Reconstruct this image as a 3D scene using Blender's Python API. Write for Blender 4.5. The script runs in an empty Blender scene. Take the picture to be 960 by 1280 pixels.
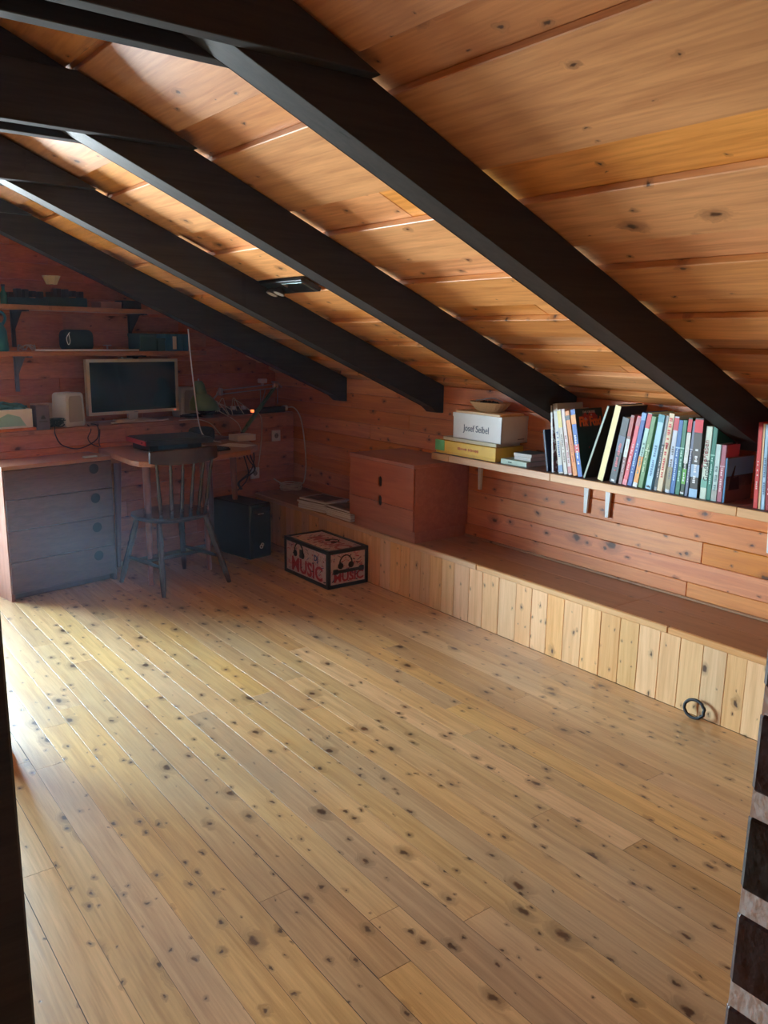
import bpy, bmesh, math, random
from mathutils import Vector, Matrix, Euler
random.seed(7)
C = bpy.data.collections.new('attic'); bpy.context.scene.collection.children.link(C)
PI = math.pi
# ---------------------------------------------------------------- camera, sky, light, exposure
scn = bpy.context.scene
yaw, pitch, roll, H = 0.645853446, -0.207161334, 0.0143533454, 1.5
fw = Vector((math.sin(yaw)*math.cos(pitch), math.cos(yaw)*math.cos(pitch), math.sin(pitch)))
r0 = Vector((math.cos(yaw), -math.sin(yaw), 0)); u0 = r0.cross(fw)
rr = r0*math.cos(roll)+u0*math.sin(roll); uu = -r0*math.sin(roll)+u0*math.cos(roll)
cd = bpy.data.cameras.new('camera'); cam = bpy.data.objects.new('camera', cd); C.objects.link(cam)
cam.matrix_world = Matrix(((rr.x,uu.x,-fw.x,0),(rr.y,uu.y,-fw.y,0),(rr.z,uu.z,-fw.z,H),(0,0,0,1)))
cd.sensor_fit = 'VERTICAL'; cd.sensor_height = 36; cd.lens = 1034.8/1280*36; cd.clip_start = 0.05
scn.camera = cam
scn.view_settings.view_transform = 'Standard'; scn.view_settings.look = 'None'
scn.view_settings.gamma = 1; scn.view_settings.exposure = 0.72; scn.view_settings.use_curve_mapping = False
w = bpy.data.worlds.new('daylight'); scn.world = w; w.use_nodes = True
nt = w.node_tree; nt.nodes.clear()
wo = nt.nodes.new('ShaderNodeOutputWorld'); bg = nt.nodes.new('ShaderNodeBackground')
tc = nt.nodes.new('ShaderNodeTexCoord'); sx = nt.nodes.new('ShaderNodeSeparateXYZ'); cr = nt.nodes.new('ShaderNodeValToRGB')
mp = nt.nodes.new('ShaderNodeMapRange'); mp.inputs[1].default_value = -1; mp.inputs[2].default_value = 1
nt.links.new(tc.outputs['Generated'], sx.inputs[0]); nt.links.new(sx.outputs[2], mp.inputs[0]); nt.links.new(mp.outputs[0], cr.inputs[0])
e = cr.color_ramp.elements
e[0].position = 0.0; e[0].color = (.60,.66,.68,1)          # bright ground outside
e[1].position = 1.0; e[1].color = (.46,.74,1.0,1)
a_ = cr.color_ramp.elements.new(.49); a_.color = (.62,.74,.80,1)
a_ = cr.color_ramp.elements.new(.52); a_.color = (.56,.82,1.0,1)
nt.links.new(cr.outputs[0], bg.inputs[0]); bg.inputs[1].default_value = 58.0
nt.links.new(bg.outputs[0], wo.inputs[0])

TH = math.radians(11.0)                                     # the gable wall stands 11 degrees off square
GO = Vector((1.10, 5.16, 0)); E1 = Vector((math.cos(TH), math.sin(TH), 0)); E2 = Vector((-math.sin(TH), math.cos(TH), 0))
def G(a, b, z): return GO + E1*a + E2*b + Vector((0,0,z))
ROOF_K = 0.436; PHI = math.atan(ROOF_K); WX = 3.33
def zb(x): return 1.06 + ROOF_K*(WX-abs(x))
def zt(x): return zb(x)+.165
# window opening in the gable: a from WA0 to WA1, up to WZ1
WA0, WA1, WZ0, WZ1 = -1.55, -0.20, 0.08, 1.66
pl = bpy.data.lights.new('window_daylight', 'AREA'); pl.shape = 'RECTANGLE'; pl.size = WA1-WA0; pl.size_y = WZ1-WZ0
pl.cycles.is_portal = True
po = bpy.data.objects.new('window_daylight', pl); C.objects.link(po)
po.location = G((WA0+WA1)/2, .40, (WZ0+WZ1)/2); po.rotation_euler = (-PI/2, 0, TH)   # faces -b (into the room)

# ---------------------------------------------------------------- materials
def newmat(name):
    m = bpy.data.materials.new(name); m.use_nodes = True
    n = m.node_tree; b = n.nodes['Principled BSDF']; return m, n, b
def L(n, a, b): n.links.new(a, b)
def N(n, t, **k):
    o = n.nodes.new(t)
    for q, v in k.items(): setattr(o, q, v)
    return o
def math_(n, op, a, b=None, c=None):
    o = N(n, 'ShaderNodeMath', operation=op)
    for i, v in enumerate((a, b, c)):
        if v is None: continue
        if isinstance(v, (int, float)): o.inputs[i].default_value = v
        else: L(n, v, o.inputs[i])
    return o.outputs[0]
def mixc(n, f, a, b, mode='MIX'):
    o = N(n, 'ShaderNodeMix', data_type='RGBA', blend_type=mode)
    for s, v in ((o.inputs[0], f), (o.inputs[6], a), (o.inputs[7], b)):
        if isinstance(v, (int, float)): s.default_value = v
        elif isinstance(v, tuple): s.default_value = (*v[:3], 1)
        else: L(n, v, s)
    return o.outputs[2]
def smooth(n, v, lo, hi, t0=0., t1=1.):
    o = N(n, 'ShaderNodeMapRange', interpolation_type='SMOOTHSTEP'); L(n, v, o.inputs[0])
    for i, x in ((1, lo), (2, hi), (3, t0), (4, t1)):
        if isinstance(x, (int, float)): o.inputs[i].default_value = x
        else: L(n, x, o.inputs[i])
    return o.outputs[0]
def mat(name, col, rough=.5, metal=0., var=.12, bump=0., coat=0., scale=30.):
    m, n, b = newmat(name)
    g = N(n, 'ShaderNodeNewGeometry'); t = N(n, 'ShaderNodeTexNoise'); t.inputs['Scale'].default_value = scale; t.inputs['Detail'].default_value = 4
    L(n, g.outputs['Position'], t.inputs['Vector'])
    dk = tuple(c*(1-var*2) for c in col); lt = tuple(min(1, c*(1+var)) for c in col)
    L(n, mixc(n, t.outputs[0], dk, lt), b.inputs['Base Color'])
    b.inputs['Roughness'].default_value = rough; b.inputs['Metallic'].default_value = metal
    if coat: b.inputs['Coat Weight'].default_value = coat; b.inputs['Coat Roughness'].default_value = .15
    if bump:
        bp = N(n, 'ShaderNodeBump'); bp.inputs['Strength'].default_value = bump; bp.inputs['Distance'].default_value = .01
        L(n, t.outputs[0], bp.inputs['Height']); L(n, bp.outputs[0], b.inputs['Normal'])
    return m
def wood(name, along, across, light, dark, knot=(.060,.020,.008), kn=.62, rough=.35, tone=.28, kscale=7., grain=1., coat=0., spec=.5, stain=0., slope=False, ksize=1.):
    """sawn softwood: grain runs on world axis `along`, knots, tone changes board by board"""
    m, n, b = newmat(name)
    g = N(n, 'ShaderNodeNewGeometry'); oi = N(n, 'ShaderNodeObjectInfo')
    sp = N(n, 'ShaderNodeSeparateXYZ'); L(n, g.outputs['Position'], sp.inputs[0])
    S = {'x': sp.outputs[0], 'y': sp.outputs[1], 'z': sp.outputs[2]}
    third = [k for k in 'xyz' if k not in (along, across)][0]
    rnd = oi.outputs['Random']
    a = math_(n, 'ADD', S[along], math_(n, 'MULTIPLY', rnd, 37.3))
    c = math_(n, 'ADD', S[across], math_(n, 'MULTIPLY', rnd, 11.7))
    t3 = S[third]
    # knots
    kv = N(n, 'ShaderNodeCombineXYZ'); L(n, a, kv.inputs[0]); L(n, math_(n, 'MULTIPLY', c, 1.0), kv.inputs[1])
    wn = N(n, 'ShaderNodeTexNoise'); wn.inputs['Scale'].default_value = 42; wn.inputs['Detail'].default_value = 3; L(n, kv.outputs[0], wn.inputs['Vector'])
    wv = N(n, 'ShaderNodeVectorMath', operation='MULTIPLY_ADD'); L(n, wn.outputs['Color'], wv.inputs[0]); wv.inputs[1].default_value = (.034,.022,0); L(n, kv.outputs[0], wv.inputs[2])
    masks = []; halo = None; push = None
    for sc, thr, rad, ex in ((kscale, kn, .115*ksize, 1.0), (kscale*2.1, kn+.10, .115*ksize, 1.0)):
        sv = N(n, 'ShaderNodeVectorMath', operation='MULTIPLY'); L(n, wv.outputs[0], sv.inputs[0]); sv.inputs[1].default_value = (.72, 1.15, 1)
        vo = N(n, 'ShaderNodeTexVoronoi', voronoi_dimensions='2D'); vo.inputs['Scale'].default_value = sc; vo.inputs['Randomness'].default_value = 1
        L(n, sv.outputs[0], vo.inputs['Vector'])
        sc2 = N(n, 'ShaderNodeSeparateColor'); L(n, vo.outputs['Color'], sc2.inputs[0])
        on = math_(n, 'GREATER_THAN', sc2.outputs[0], thr)
        r = math_(n, 'MULTIPLY', math_(n, 'ADD', math_(n, 'MULTIPLY', math_(n, 'POWER', sc2.outputs[1], 2.0), .75), .25), rad)
        d = vo.outputs['Distance']
        core = math_(n, 'MULTIPLY', smooth(n, d, math_(n, 'MULTIPLY', r, .35), r, 1., 0.), on)
        hl = math_(n, 'MULTIPLY', smooth(n, d, r, math_(n, 'MULTIPLY', r, 2.6), 1., 0.), on)
        masks.append(core)
        halo = hl if halo is None else math_(n, 'MAXIMUM', halo, hl)
    core = math_(n, 'MAXIMUM', masks[0], masks[1])
    # grain
    gv = N(n, 'ShaderNodeCombineXYZ')
    L(n, math_(n, 'MULTIPLY', a, 1.1), gv.inputs[0])
    L(n, math_(n, 'ADD', math_(n, 'MULTIPLY', c, 22*grain), math_(n, 'MULTIPLY', halo, .8)), gv.inputs[1])
    L(n, math_(n, 'MULTIPLY', t3, 22*grain), gv.inputs[2])
    n1 = N(n, 'ShaderNodeTexNoise'); n1.inputs['Scale'].default_value = 1.6; n1.inputs['Detail'].default_value = 6; n1.inputs['Roughness'].default_value = .6; n1.inputs['Distortion'].default_value = .7
    L(n, gv.outputs[0], n1.inputs['Vector'])
    n2 = N(n, 'ShaderNodeTexNoise'); n2.inputs['Scale'].default_value = 6.; n2.inputs['Detail'].default_value = 4
    L(n, gv.outputs[0], n2.inputs['Vector'])
    n3 = N(n, 'ShaderNodeTexNoise'); n3.inputs['Scale'].default_value = 1.3; n3.inputs['Detail'].default_value = 3
    L(n, g.outputs['Position'], n3.inputs['Vector'])
    f = math_(n, 'ADD', math_(n, 'MULTIPLY', smooth(n, n1.outputs[0], .3, .7), .62), math_(n, 'MULTIPLY', smooth(n, n2.outputs[0], .35, .7), .3))
    col = mixc(n, f, light, dark)
    col = mixc(n, math_(n, 'MULTIPLY', halo, .5), col, tuple(x*.5 for x in dark))
    # tone per board
    hs = N(n, 'ShaderNodeHueSaturation'); L(n, col, hs.inputs['Color'])
    L(n, math_(n, 'ADD', 1-tone/2, math_(n, 'MULTIPLY', rnd, tone)), hs.inputs['Value'])
    r2 = math_(n, 'FRACT', math_(n, 'MULTIPLY', rnd, 17.31))
    L(n, math_(n, 'ADD', .4945, math_(n, 'MULTIPLY', r2, .008)), hs.inputs['Hue'])
    L(n, math_(n, 'ADD', .9, math_(n, 'MULTIPLY', math_(n,'FRACT', math_(n,'MULTIPLY', rnd, 53.7)), .18)), hs.inputs['Saturation'])
    col = hs.outputs[0]
    if stain:
        col = mixc(n, math_(n, 'MULTIPLY', smooth(n, n3.outputs[0], .42, .7), stain), col, (.30,.24,.17))
    col = mixc(n, math_(n, 'MULTIPLY', core, .93), col, knot)
    L(n, col, b.inputs['Base Color'])
    L(n, math_(n, 'ADD', rough-.05, math_(n, 'MULTIPLY', n3.outputs[0], .12)), b.inputs['Roughness'])
    b.inputs['Specular IOR Level'].default_value = spec
    if coat: b.inputs['Coat Weight'].default_value = coat; b.inputs['Coat Roughness'].default_value = .22
    bp = N(n, 'ShaderNodeBump'); bp.inputs['Strength'].default_value = .22; bp.inputs['Distance'].default_value = .003
    L(n, math_(n, 'SUBTRACT', n1.outputs[0], math_(n, 'MULTIPLY', core, .5)), bp.inputs['Height']); L(n, bp.outputs[0], b.inputs['Normal'])
    return m
M = {}
M['floor'] = wood('floor_pine', 'y', 'x', (.74,.46,.195), (.46,.25,.088), kn=.42, rough=.38, tone=.36, kscale=6.5, coat=.9, stain=.28, ksize=1.25)
M['ceil'] = wood('ceiling_spruce', 'y', 'x', (.86,.40,.12), (.56,.21,.05), kn=.72, rough=.42, tone=.30, kscale=6, grain=.8)
M['wall_y'] = wood('wall_pine_right', 'y', 'z', (.82,.30,.080), (.60,.17,.042), kn=.60, rough=.40, tone=.20, kscale=5, ksize=1.25)
M['wall_x'] = wood('wall_pine_gable', 'x', 'z', (.66,.23,.095), (.46,.13,.050), kn=.62, rough=.45, tone=.2, kscale=5, ksize=1.25)
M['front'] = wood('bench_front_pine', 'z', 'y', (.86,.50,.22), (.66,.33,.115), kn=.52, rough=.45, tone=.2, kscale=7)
M['seat'] = wood('bench_top_pine', 'y', 'x', (.42,.20,.085), (.30,.125,.045), kn=.66, rough=.42, tone=.12, kscale=6)  # pine darkened, the shade under the shelf put into its colour
M['shelftop'] = wood('greybrown_shelf_board', 'y', 'x', (.24,.16,.12), (.17,.11,.08), kn=.9, rough=.55, tone=.08)  # grey-brown board, darker than its pine edge strip
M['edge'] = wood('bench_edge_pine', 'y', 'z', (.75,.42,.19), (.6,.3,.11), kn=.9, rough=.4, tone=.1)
M['shelf'] = wood('shelf_pine', 'y', 'x', (.62,.30,.12), (.46,.19,.065), kn=.7, rough=.4, tone=.12)
M['shelf_x'] = wood('gable_shelf_pine', 'x', 'y', (.50,.22,.10), (.36,.13,.055), kn=.75, rough=.45, tone=.12)
M['beam'] = wood('dark_stained_beam', 'x', 'y', (.030,.023,.019), (.009,.007,.006), knot=(.004,.003,.002), kn=.7, rough=.5, tone=.3, kscale=4, spec=.35)
M['desk'] = wood('dark_desk_wood', 'x', 'z', (.13,.060,.040), (.075,.034,.024), kn=.97, rough=.42, tone=.05)
M['deskside'] = wood('desk_side_wood', 'z', 'y', (.30,.12,.06), (.2,.075,.04), kn=.97, rough=.85, tone=.05, spec=.15)
M['desktop'] = wood('desktop_wood', 'x', 'y', (.42,.175,.085), (.30,.11,.05), kn=.97, rough=.3, tone=.05, coat=.3)
M['cabinet'] = wood('mahogany_veneer', 'y', 'z', (.46,.15,.062), (.34,.095,.038), kn=.98, rough=.34, tone=.04, grain=.7, coat=.2)
M['leg'] = wood('table_leg_wood', 'z', 'x', (.30,.11,.06), (.2,.07,.035), kn=.97, rough=.35, tone=.05)
M['chair'] = mat('dark_chair_lacquer', (.030,.014,.010), .26, coat=.5)
M['black'] = mat('black_plastic', (.012,.013,.015), .42)
M['hole'] = mat('black_recess', (.004,.004,.005), .8)
M['white'] = mat('white_paint', (.78,.78,.76), .4, var=.04)
M['paper'] = mat('paper', (.78,.77,.73), .7, var=.05)
M['cream'] = mat('cream_plastic', (.62,.56,.42), .4, var=.05)
M['greycloth'] = mat('speaker_cloth', (.42,.40,.35), .8, bump=.2, scale=600)
M['screen'] = mat('dark_monitor_screen', (.006,.012,.016), .12)
M['green'] = mat('green_enamel', (.13,.26,.12), .28, coat=.4)
M['metal'] = mat('brushed_metal', (.55,.53,.5), .3, metal=1.)
M['teal'] = mat('teal_plastic', (.02,.20,.25), .3)
M['darkteal'] = mat('dark_teal_card', (.02,.07,.09), .6)
M['blue'] = mat('blue_card', (.02,.16,.34), .5)
M['red'] = mat('red_plastic', (.55,.03,.035), .4)
M['brick'] = mat('dark_brick', (.028,.026,.027), .45, var=.3, bump=.35, scale=45)
M['brick2'] = mat('plum_brick', (.055,.030,.032), .45, var=.3, bump=.35, scale=45)
M['mortar'] = mat('white_mortar', (.82,.90,.90), .8, var=.02, bump=.15, scale=90)
M['cable'] = mat('cream_cable', (.80,.70,.50), .45)
M['blackcable'] = mat('black_cable', (.012,.012,.013), .45)
M['rubber'] = mat('black_rubber', (.012,.012,.013), .6)
M['wicker'] = mat('straw_wicker', (.62,.36,.15), .7, bump=.6, scale=160)
M['card'] = mat('brown_card', (.42,.27,.15), .7)
M['darkbox'] = mat('dark_mauve_card', (.13,.10,.14), .5)
M['pane'], n_, b_ = newmat('window_glass')
n_.nodes.remove(b_); t_ = N(n_, 'ShaderNodeBsdfTransparent'); gl_ = N(n_, 'ShaderNodeBsdfGlossy'); gl_.inputs['Roughness'].default_value = .02
fr_ = N(n_, 'ShaderNodeFresnel'); mx_ = N(n_, 'ShaderNodeMixShader'); L(n_, fr_.outputs[0], mx_.inputs[0]); L(n_, t_.outputs[0], mx_.inputs[1]); L(n_, gl_.outputs[0], mx_.inputs[2])
L(n_, mx_.outputs[0], n_.nodes['Material Output'].inputs[0])
M['lampred'] , n_, b_ = newmat('lit_red_switch'); b_.inputs['Base Color'].default_value = (.9,.08,.02,1); b_.inputs['Emission Color'].default_value = (1,.12,.03,1); b_.inputs['Emission Strength'].default_value = 2.5
_cc = {}
def colm(rgb, rough=.45):
    k = tuple(round(v, 3) for v in rgb)+(rough,)
    if k not in _cc: _cc[k] = mat('printed_cover_%d' % len(_cc), rgb, rough, var=.07)
    return _cc[k]
def srgb(r, g, b): return tuple((v/255/12.92 if v/255 <= .04045 else ((v/255+.055)/1.055)**2.4) for v in (r, g, b))
def blotch(name, cols, scale, rough=.4, stretch=(1,1,1)):
    m, n, b = newmat(name); tcn = N(n, 'ShaderNodeTexCoord'); mpn = N(n, 'ShaderNodeMapping'); mpn.inputs['Scale'].default_value = stretch
    L(n, tcn.outputs['Object'], mpn.inputs[0])
    t = N(n, 'ShaderNodeTexNoise'); t.inputs['Scale'].default_value = scale; t.inputs['Detail'].default_value = 3; L(n, mpn.outputs[0], t.inputs['Vector'])
    c = N(n, 'ShaderNodeValToRGB'); c.color_ramp.interpolation = 'CONSTANT'
    while len(c.color_ramp.elements) < len(cols): c.color_ramp.elements.new(.5)
    for i, (p, k) in enumerate(cols): c.color_ramp.elements[i].position = p; c.color_ramp.elements[i].color = (*k, 1)
    L(n, t.outputs[0], c.inputs[0]); L(n, c.outputs[0], b.inputs['Base Color']); b.inputs['Roughness'].default_value = rough
    return m

# ---------------------------------------------------------------- mesh helpers
def empty(name, loc=(0,0,0), rz=0.):
    o = bpy.data.objects.new(name, None); C.objects.link(o); o.empty_display_size = .05
    o.location = loc; o.rotation_euler = (0,0,rz); return o
def thing(name, label, cat, loc=(0,0,0), rz=0., group=None):
    o = empty(name, loc, rz); o['label'] = label; o['category'] = cat
    if group: o['group'] = group
    return o
def struct(name, loc=(0,0,0), rz=0.):
    o = empty(name, loc, rz); o['kind'] = 'structure'; return o
def link(name, me, parent=None, loc=(0,0,0), rot=(0,0,0)):
    o = bpy.data.objects.new(name, me); C.objects.link(o); o.location = loc; o.rotation_euler = rot
    if parent: o.parent = parent
    return o
class MB:
    def __init__(s): s.bm = bmesh.new()
    def box(s, c, d, rot=(0,0,0), bev=0., seg=1, taper=None):
        t = bmesh.new(); bmesh.ops.create_cube(t, size=1)
        for v in t.verts:
            k = 1.
            if taper is not None and v.co.z < 0: k = taper
            v.co = Vector((v.co.x*d[0]*k, v.co.y*d[1]*k, v.co.z*d[2]))
        if bev: bmesh.ops.bevel(t, geom=t.edges[:], offset=bev, segments=seg, affect='EDGES', profile=.5)
        s._add(t, Matrix.Translation(c) @ Euler(rot).to_matrix().to_4x4()); return s
    def _add(s, t, mtx):
        t.transform(mtx); me = bpy.data.meshes.new('t'); t.to_mesh(me); t.free(); s.bm.from_mesh(me); bpy.data.meshes.remove(me)
    def cyl(s, p0, p1, r0, r1=None, n=16):
        r1 = r0 if r1 is None else r1
        p0, p1 = Vector(p0), Vector(p1); t = bmesh.new()
        bmesh.ops.create_cone(t, cap_ends=True, segments=n, radius1=r0, radius2=r1, depth=(p1-p0).length)
        q = (p1-p0).to_track_quat('Z', 'Y').to_matrix().to_4x4(); s._add(t, Matrix.Translation((p0+p1)/2) @ q); return s
    def turned(s, p0, p1, prof, n=12):
        """lathe profile [(t, r)] along p0->p1"""
        p0, p1 = Vector(p0), Vector(p1); q = (p1-p0).to_track_quat('Z', 'Y').to_matrix(); L_ = (p1-p0).length
        rings = []
        for t, r in prof:
            rings.append([s.bm.verts.new(p0+q @ Vector((r*math.cos(2*PI*k/n), r*math.sin(2*PI*k/n), t*L_))) for k in range(n)])
        for i in range(len(rings)-1):
            for k in range(n):
                s.bm.faces.new((rings[i][k], rings[i][(k+1)%n], rings[i+1][(k+1)%n], rings[i+1][k]))
        s.bm.faces.new(rings[0][::-1]); s.bm.faces.new(rings[-1]); return s
    def tube(s, pts, r, n=8, closed=False, sub=6):
        P = [Vector(p) for p in pts]
        if len(P) > 2:
            Q = []; m = len(P)
            rng = range(m if closed else m-1)
            for i in rng:
                p0 = P[(i-1) % m] if (closed or i > 0) else P[0]; p1 = P[i]; p2 = P[(i+1) % m]; p3 = P[(i+2) % m] if (closed or i+2 < m) else P[-1]
                for k in range(sub):
                    t = k/sub
                    Q.append(.5*((2*p1)+(p2-p0)*t+(2*p0-5*p1+4*p2-p3)*t*t+(3*p1-p0-3*p2+p3)*t**3))
            if not closed: Q.append(P[-1])
            P = Q
        rings = []; up = Vector((0,0,1)); m = len(P); prev = None
        for i, p in enumerate(P):
            a = P[(i-1) % m] if (closed or i > 0) else p; b = P[(i+1) % m] if (closed or i < m-1) else p
            d = (b-a).normalized() if (b-a).length > 1e-9 else Vector((0,0,1))
            if prev is None: x = d.cross(up if abs(d.z) < .9 else Vector((1,0,0))).normalized()
            else: x = (prev-d*prev.dot(d)).normalized()
            prev = x; y = d.cross(x)
            rings.append([s.bm.verts.new(p+x*r*math.cos(2*PI*k/n)+y*r*math.sin(2*PI*k/n)) for k in range(n)])
        for i in range(m if closed else m-1):
            A, B = rings[i], rings[(i+1) % m]
            for k in range(n): s.bm.faces.new((A[k], A[(k+1)%n], B[(k+1)%n], B[k]))
        if not closed: s.bm.faces.new(rings[0][::-1]); s.bm.faces.new(rings[-1])
        return s
    def prism(s, poly, axis, lo, hi):
        """extrude 2D polygon: axis 'y' poly is (x,z); 'z' poly is (x,y); 'x' poly is (y,z)"""
        def v(p, h): return {'y': (p[0], h, p[1]), 'z': (p[0], p[1], h), 'x': (h, p[0], p[1])}[axis]
        A = [s.bm.verts.new(v(p, lo)) for p in poly]; B = [s.bm.verts.new(v(p, hi)) for p in poly]
        s.bm.faces.new(A); s.bm.faces.new(B[::-1])
        for i in range(len(A)): s.bm.faces.new((A[i], B[i], B[(i+1)%len(A)], A[(i+1)%len(A)]))
        return s
    def build(s, name, m, parent=None, loc=(0,0,0), rot=(0,0,0), smooth=False, bev=0.):
        if bev: bmesh.ops.bevel(s.bm, geom=s.bm.edges[:], offset=bev, segments=2, affect='EDGES', profile=.5)
        bmesh.ops.recalc_face_normals(s.bm, faces=s.bm.faces[:])
        me = bpy.data.meshes.new(name); s.bm.to_mesh(me); s.bm.free()
        for mm in (m if isinstance(m, (list, tuple)) else [m]): me.materials.append(mm)
        if smooth:
            for p in me.polygons: p.use_smooth = True
            try: me.set_sharp_from_angle(angle=math.radians(38))
            except Exception: pass
        return link(name, me, parent, loc, rot)
_bc = {}
def board(name, m, parent, loc, dim, rot=(0,0,0), bev=.002):
    k = (m.name, tuple(round(v, 4) for v in dim), bev)
    if k not in _bc:
        t = bmesh.new(); bmesh.ops.create_cube(t, size=1)
        for v in t.verts: v.co = Vector((v.co.x*dim[0], v.co.y*dim[1], v.co.z*dim[2]))
        bmesh.ops.bevel(t, geom=t.edges[:], offset=bev, segments=1, affect='EDGES')
        me = bpy.data.meshes.new(name); t.to_mesh(me); t.free(); me.materials.append(m); _bc[k] = me
    return link(name, _bc[k], parent, loc, rot)
def text(name, s, size, m, parent, loc, rot, extrude=.0006, sx=1., align='CENTER', shear=0., bold=0.):
    cu = bpy.data.curves.new('t', 'FONT'); cu.body = s; cu.size = size; cu.extrude = extrude; cu.align_x = align; cu.align_y = 'CENTER'
    cu.shear = shear; cu.offset = bold; cu.resolution_u = 3
    o = bpy.data.objects.new('t', cu); C.objects.link(o)
    dg = bpy.context.evaluated_depsgraph_get(); me = bpy.data.meshes.new_from_object(o.evaluated_get(dg))
    bpy.data.objects.remove(o); bpy.data.curves.remove(cu)
    for v in me.vertices: v.co.x *= sx
    me.materials.clear(); me.materials.append(m); me.name = name
    return link(name, me, parent, loc, rot)
def one(o, label, cat, group=None):
    o['label'] = label; o['category'] = cat
    if group: o['group'] = group
    return o

# ================================================================ FLOOR
def gable_y(x, b=.29):
    # y of the gable plane at world x
    p = GO+E2*b; return p.y+(x-p.x)*math.tan(TH)
YN = -1.6
fl = struct('floor')
x = -3.27; i = 0
while x < 2.93:
    wdt = .1 if x < 2.88 else 2.935-x
    if x < -.4: wdt = .2 if x < -.6 else .1
    y1 = gable_y(x)+.12; cuts = [YN]
    y = YN+random.uniform(.6, 2.4)
    while y < y1-.7 and x > -.4: cuts.append(y); y += random.uniform(1.5, 2.9)
    cuts.append(y1)
    for a, b in zip(cuts, cuts[1:]):
        gap = random.choice([.0010, .0010, .0014, .0024]) if x > -.4 else .002
        board('floor_board', M['floor'], fl, (x+wdt/2, (a+b)/2, -.012), (wdt-gap, b-a-.0012, .024), bev=.00015)
    x += wdt; i += 1
MB().box((-.0, 2.0, -.0255), (6.7, 8.0, .050)).build('subfloor', M['hole'], fl)

# ================================================================ RIGHT WALL (knee wall)
wr = struct('wall_right')
z = .12; k = 0
while z < 1.2:
    y = YN-.0; 
    while y < 5.96:
        l = random.uniform(2.2, 3.9); y2 = min(5.96, y+l)
        if 5.96-y2 < .5: y2 = 5.96
        top = min(z+.0985, 1.232)
        board('wall_plank', M['wall_y'], wr, (WX+.009, (y+y2)/2, (z+top)/2), (.018, y2-y-.001, top-z), bev=.0028)
        y = y2
    z += .1
MB().box((WX+.04, 2.3, .63), (.044, 7.9, 1.28)).build('wall_backing', M['hole'], wr)  # box added behind the planks to stop light leaks

# ================================================================ GABLE WALL (with the window)
wb = struct('wall_back', G(0,0,0), TH)
def aroof(z, b):   # largest a at height z below the roof
    xr = WX-(z-1.235)/ROOF_K
    xr = min(xr, WX)
    return (Vector((xr, gable_y(xr, b), 0))-GO).dot(E1)
z = .02
while z < 2.62:
    zt_ = z+.0985
    am = aroof(zt_, .29)
    def pk(a0, a1):
        if a1-a0 > .05: board('wall_plank', M['wall_x'], wb, ((a0+a1)/2, .299, z+.049), (a1-a0, .018, .0985), bev=.0028)
    if zt_ < WZ1+.02:
        s = random.uniform(.5, 1.6)
        if am > s+.3: pk(WA1, s); pk(s+.001, am)
        else: pk(WA1, am)
        aml = (Vector((-min(WX, WX-(zt_-1.235)/ROOF_K), 0, 0))-GO).dot(E1)/math.cos(TH)**2
        xl = -min(WX, WX-(zt_-1.235)/ROOF_K); aml = (Vector((xl, gable_y(xl), 0))-GO).dot(E1)
        pk(max(aml, -4.5), WA0)
    else:
        xl = -(WX-(zt_-1.235)/ROOF_K); aml = (Vector((xl, gable_y(xl), 0))-GO).dot(E1)
        pk(aml, am)
    z += .1
# light-leak backing added behind the planks, opening left free, cut to the roof slope
poly_r = [(WA1, 0), (2.36, 0), (2.36, 1.255), (WA1, 1.255+ROOF_K*(WX-(G(WA1,.29,0).x)))]
MB().prism(poly_r, 'y', .309, .36).build('wall_backing', M['wall_x'], wb)
ridge_a = (Vector((0, gable_y(0), 0))-GO).dot(E1); la = (Vector((-WX, gable_y(-WX), 0))-GO).dot(E1)
def zr_a(a): return 1.235+ROOF_K*(WX-abs(G(a,.29,0).x))
MB().prism([(la,0),(WA0,0),(WA0,zr_a(WA0)),(ridge_a if ridge_a < WA0 else WA0, zr_a(WA0)),(la,1.25)], 'y', .309, .36).build('wall_backing', M['wall_x'], wb)
MB().prism([(WA0,WZ1),(WA1,WZ1),(WA1,zr_a(WA1)),(ridge_a,zr_a(ridge_a)),(WA0,zr_a(WA0))], 'y', .309, .36).build('wall_backing', M['wall_x'], wb)
# lower, thicker part of the gable wall and the ledge on top of it
z = .02
while z < .90:
    hh = min(.0985, .905-z)
    s = random.uniform(.7, 1.5)
    for a0, a1 in ((-.03, s), (s+.001, 2.262)):
        board('wall_plank', M['wall_x'], wb, ((a0+a1)/2, .009, z+hh/2), (a1-a0, .018, hh), bev=.0028)
    z += .1
MB().box((-.022, .145, .455), (.016, .29, .90)).build('end_panel', M['wall_x'], wb)
one(MB().box((1.10, .139, .918), (2.30, .298, .024), bev=.003, seg=2).build('ledge_board', M['shelf_x'], None, G(0,0,0), (0,0,TH)), 'long reddish wooden ledge behind the desk under the monitor', 'ledge')

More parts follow.
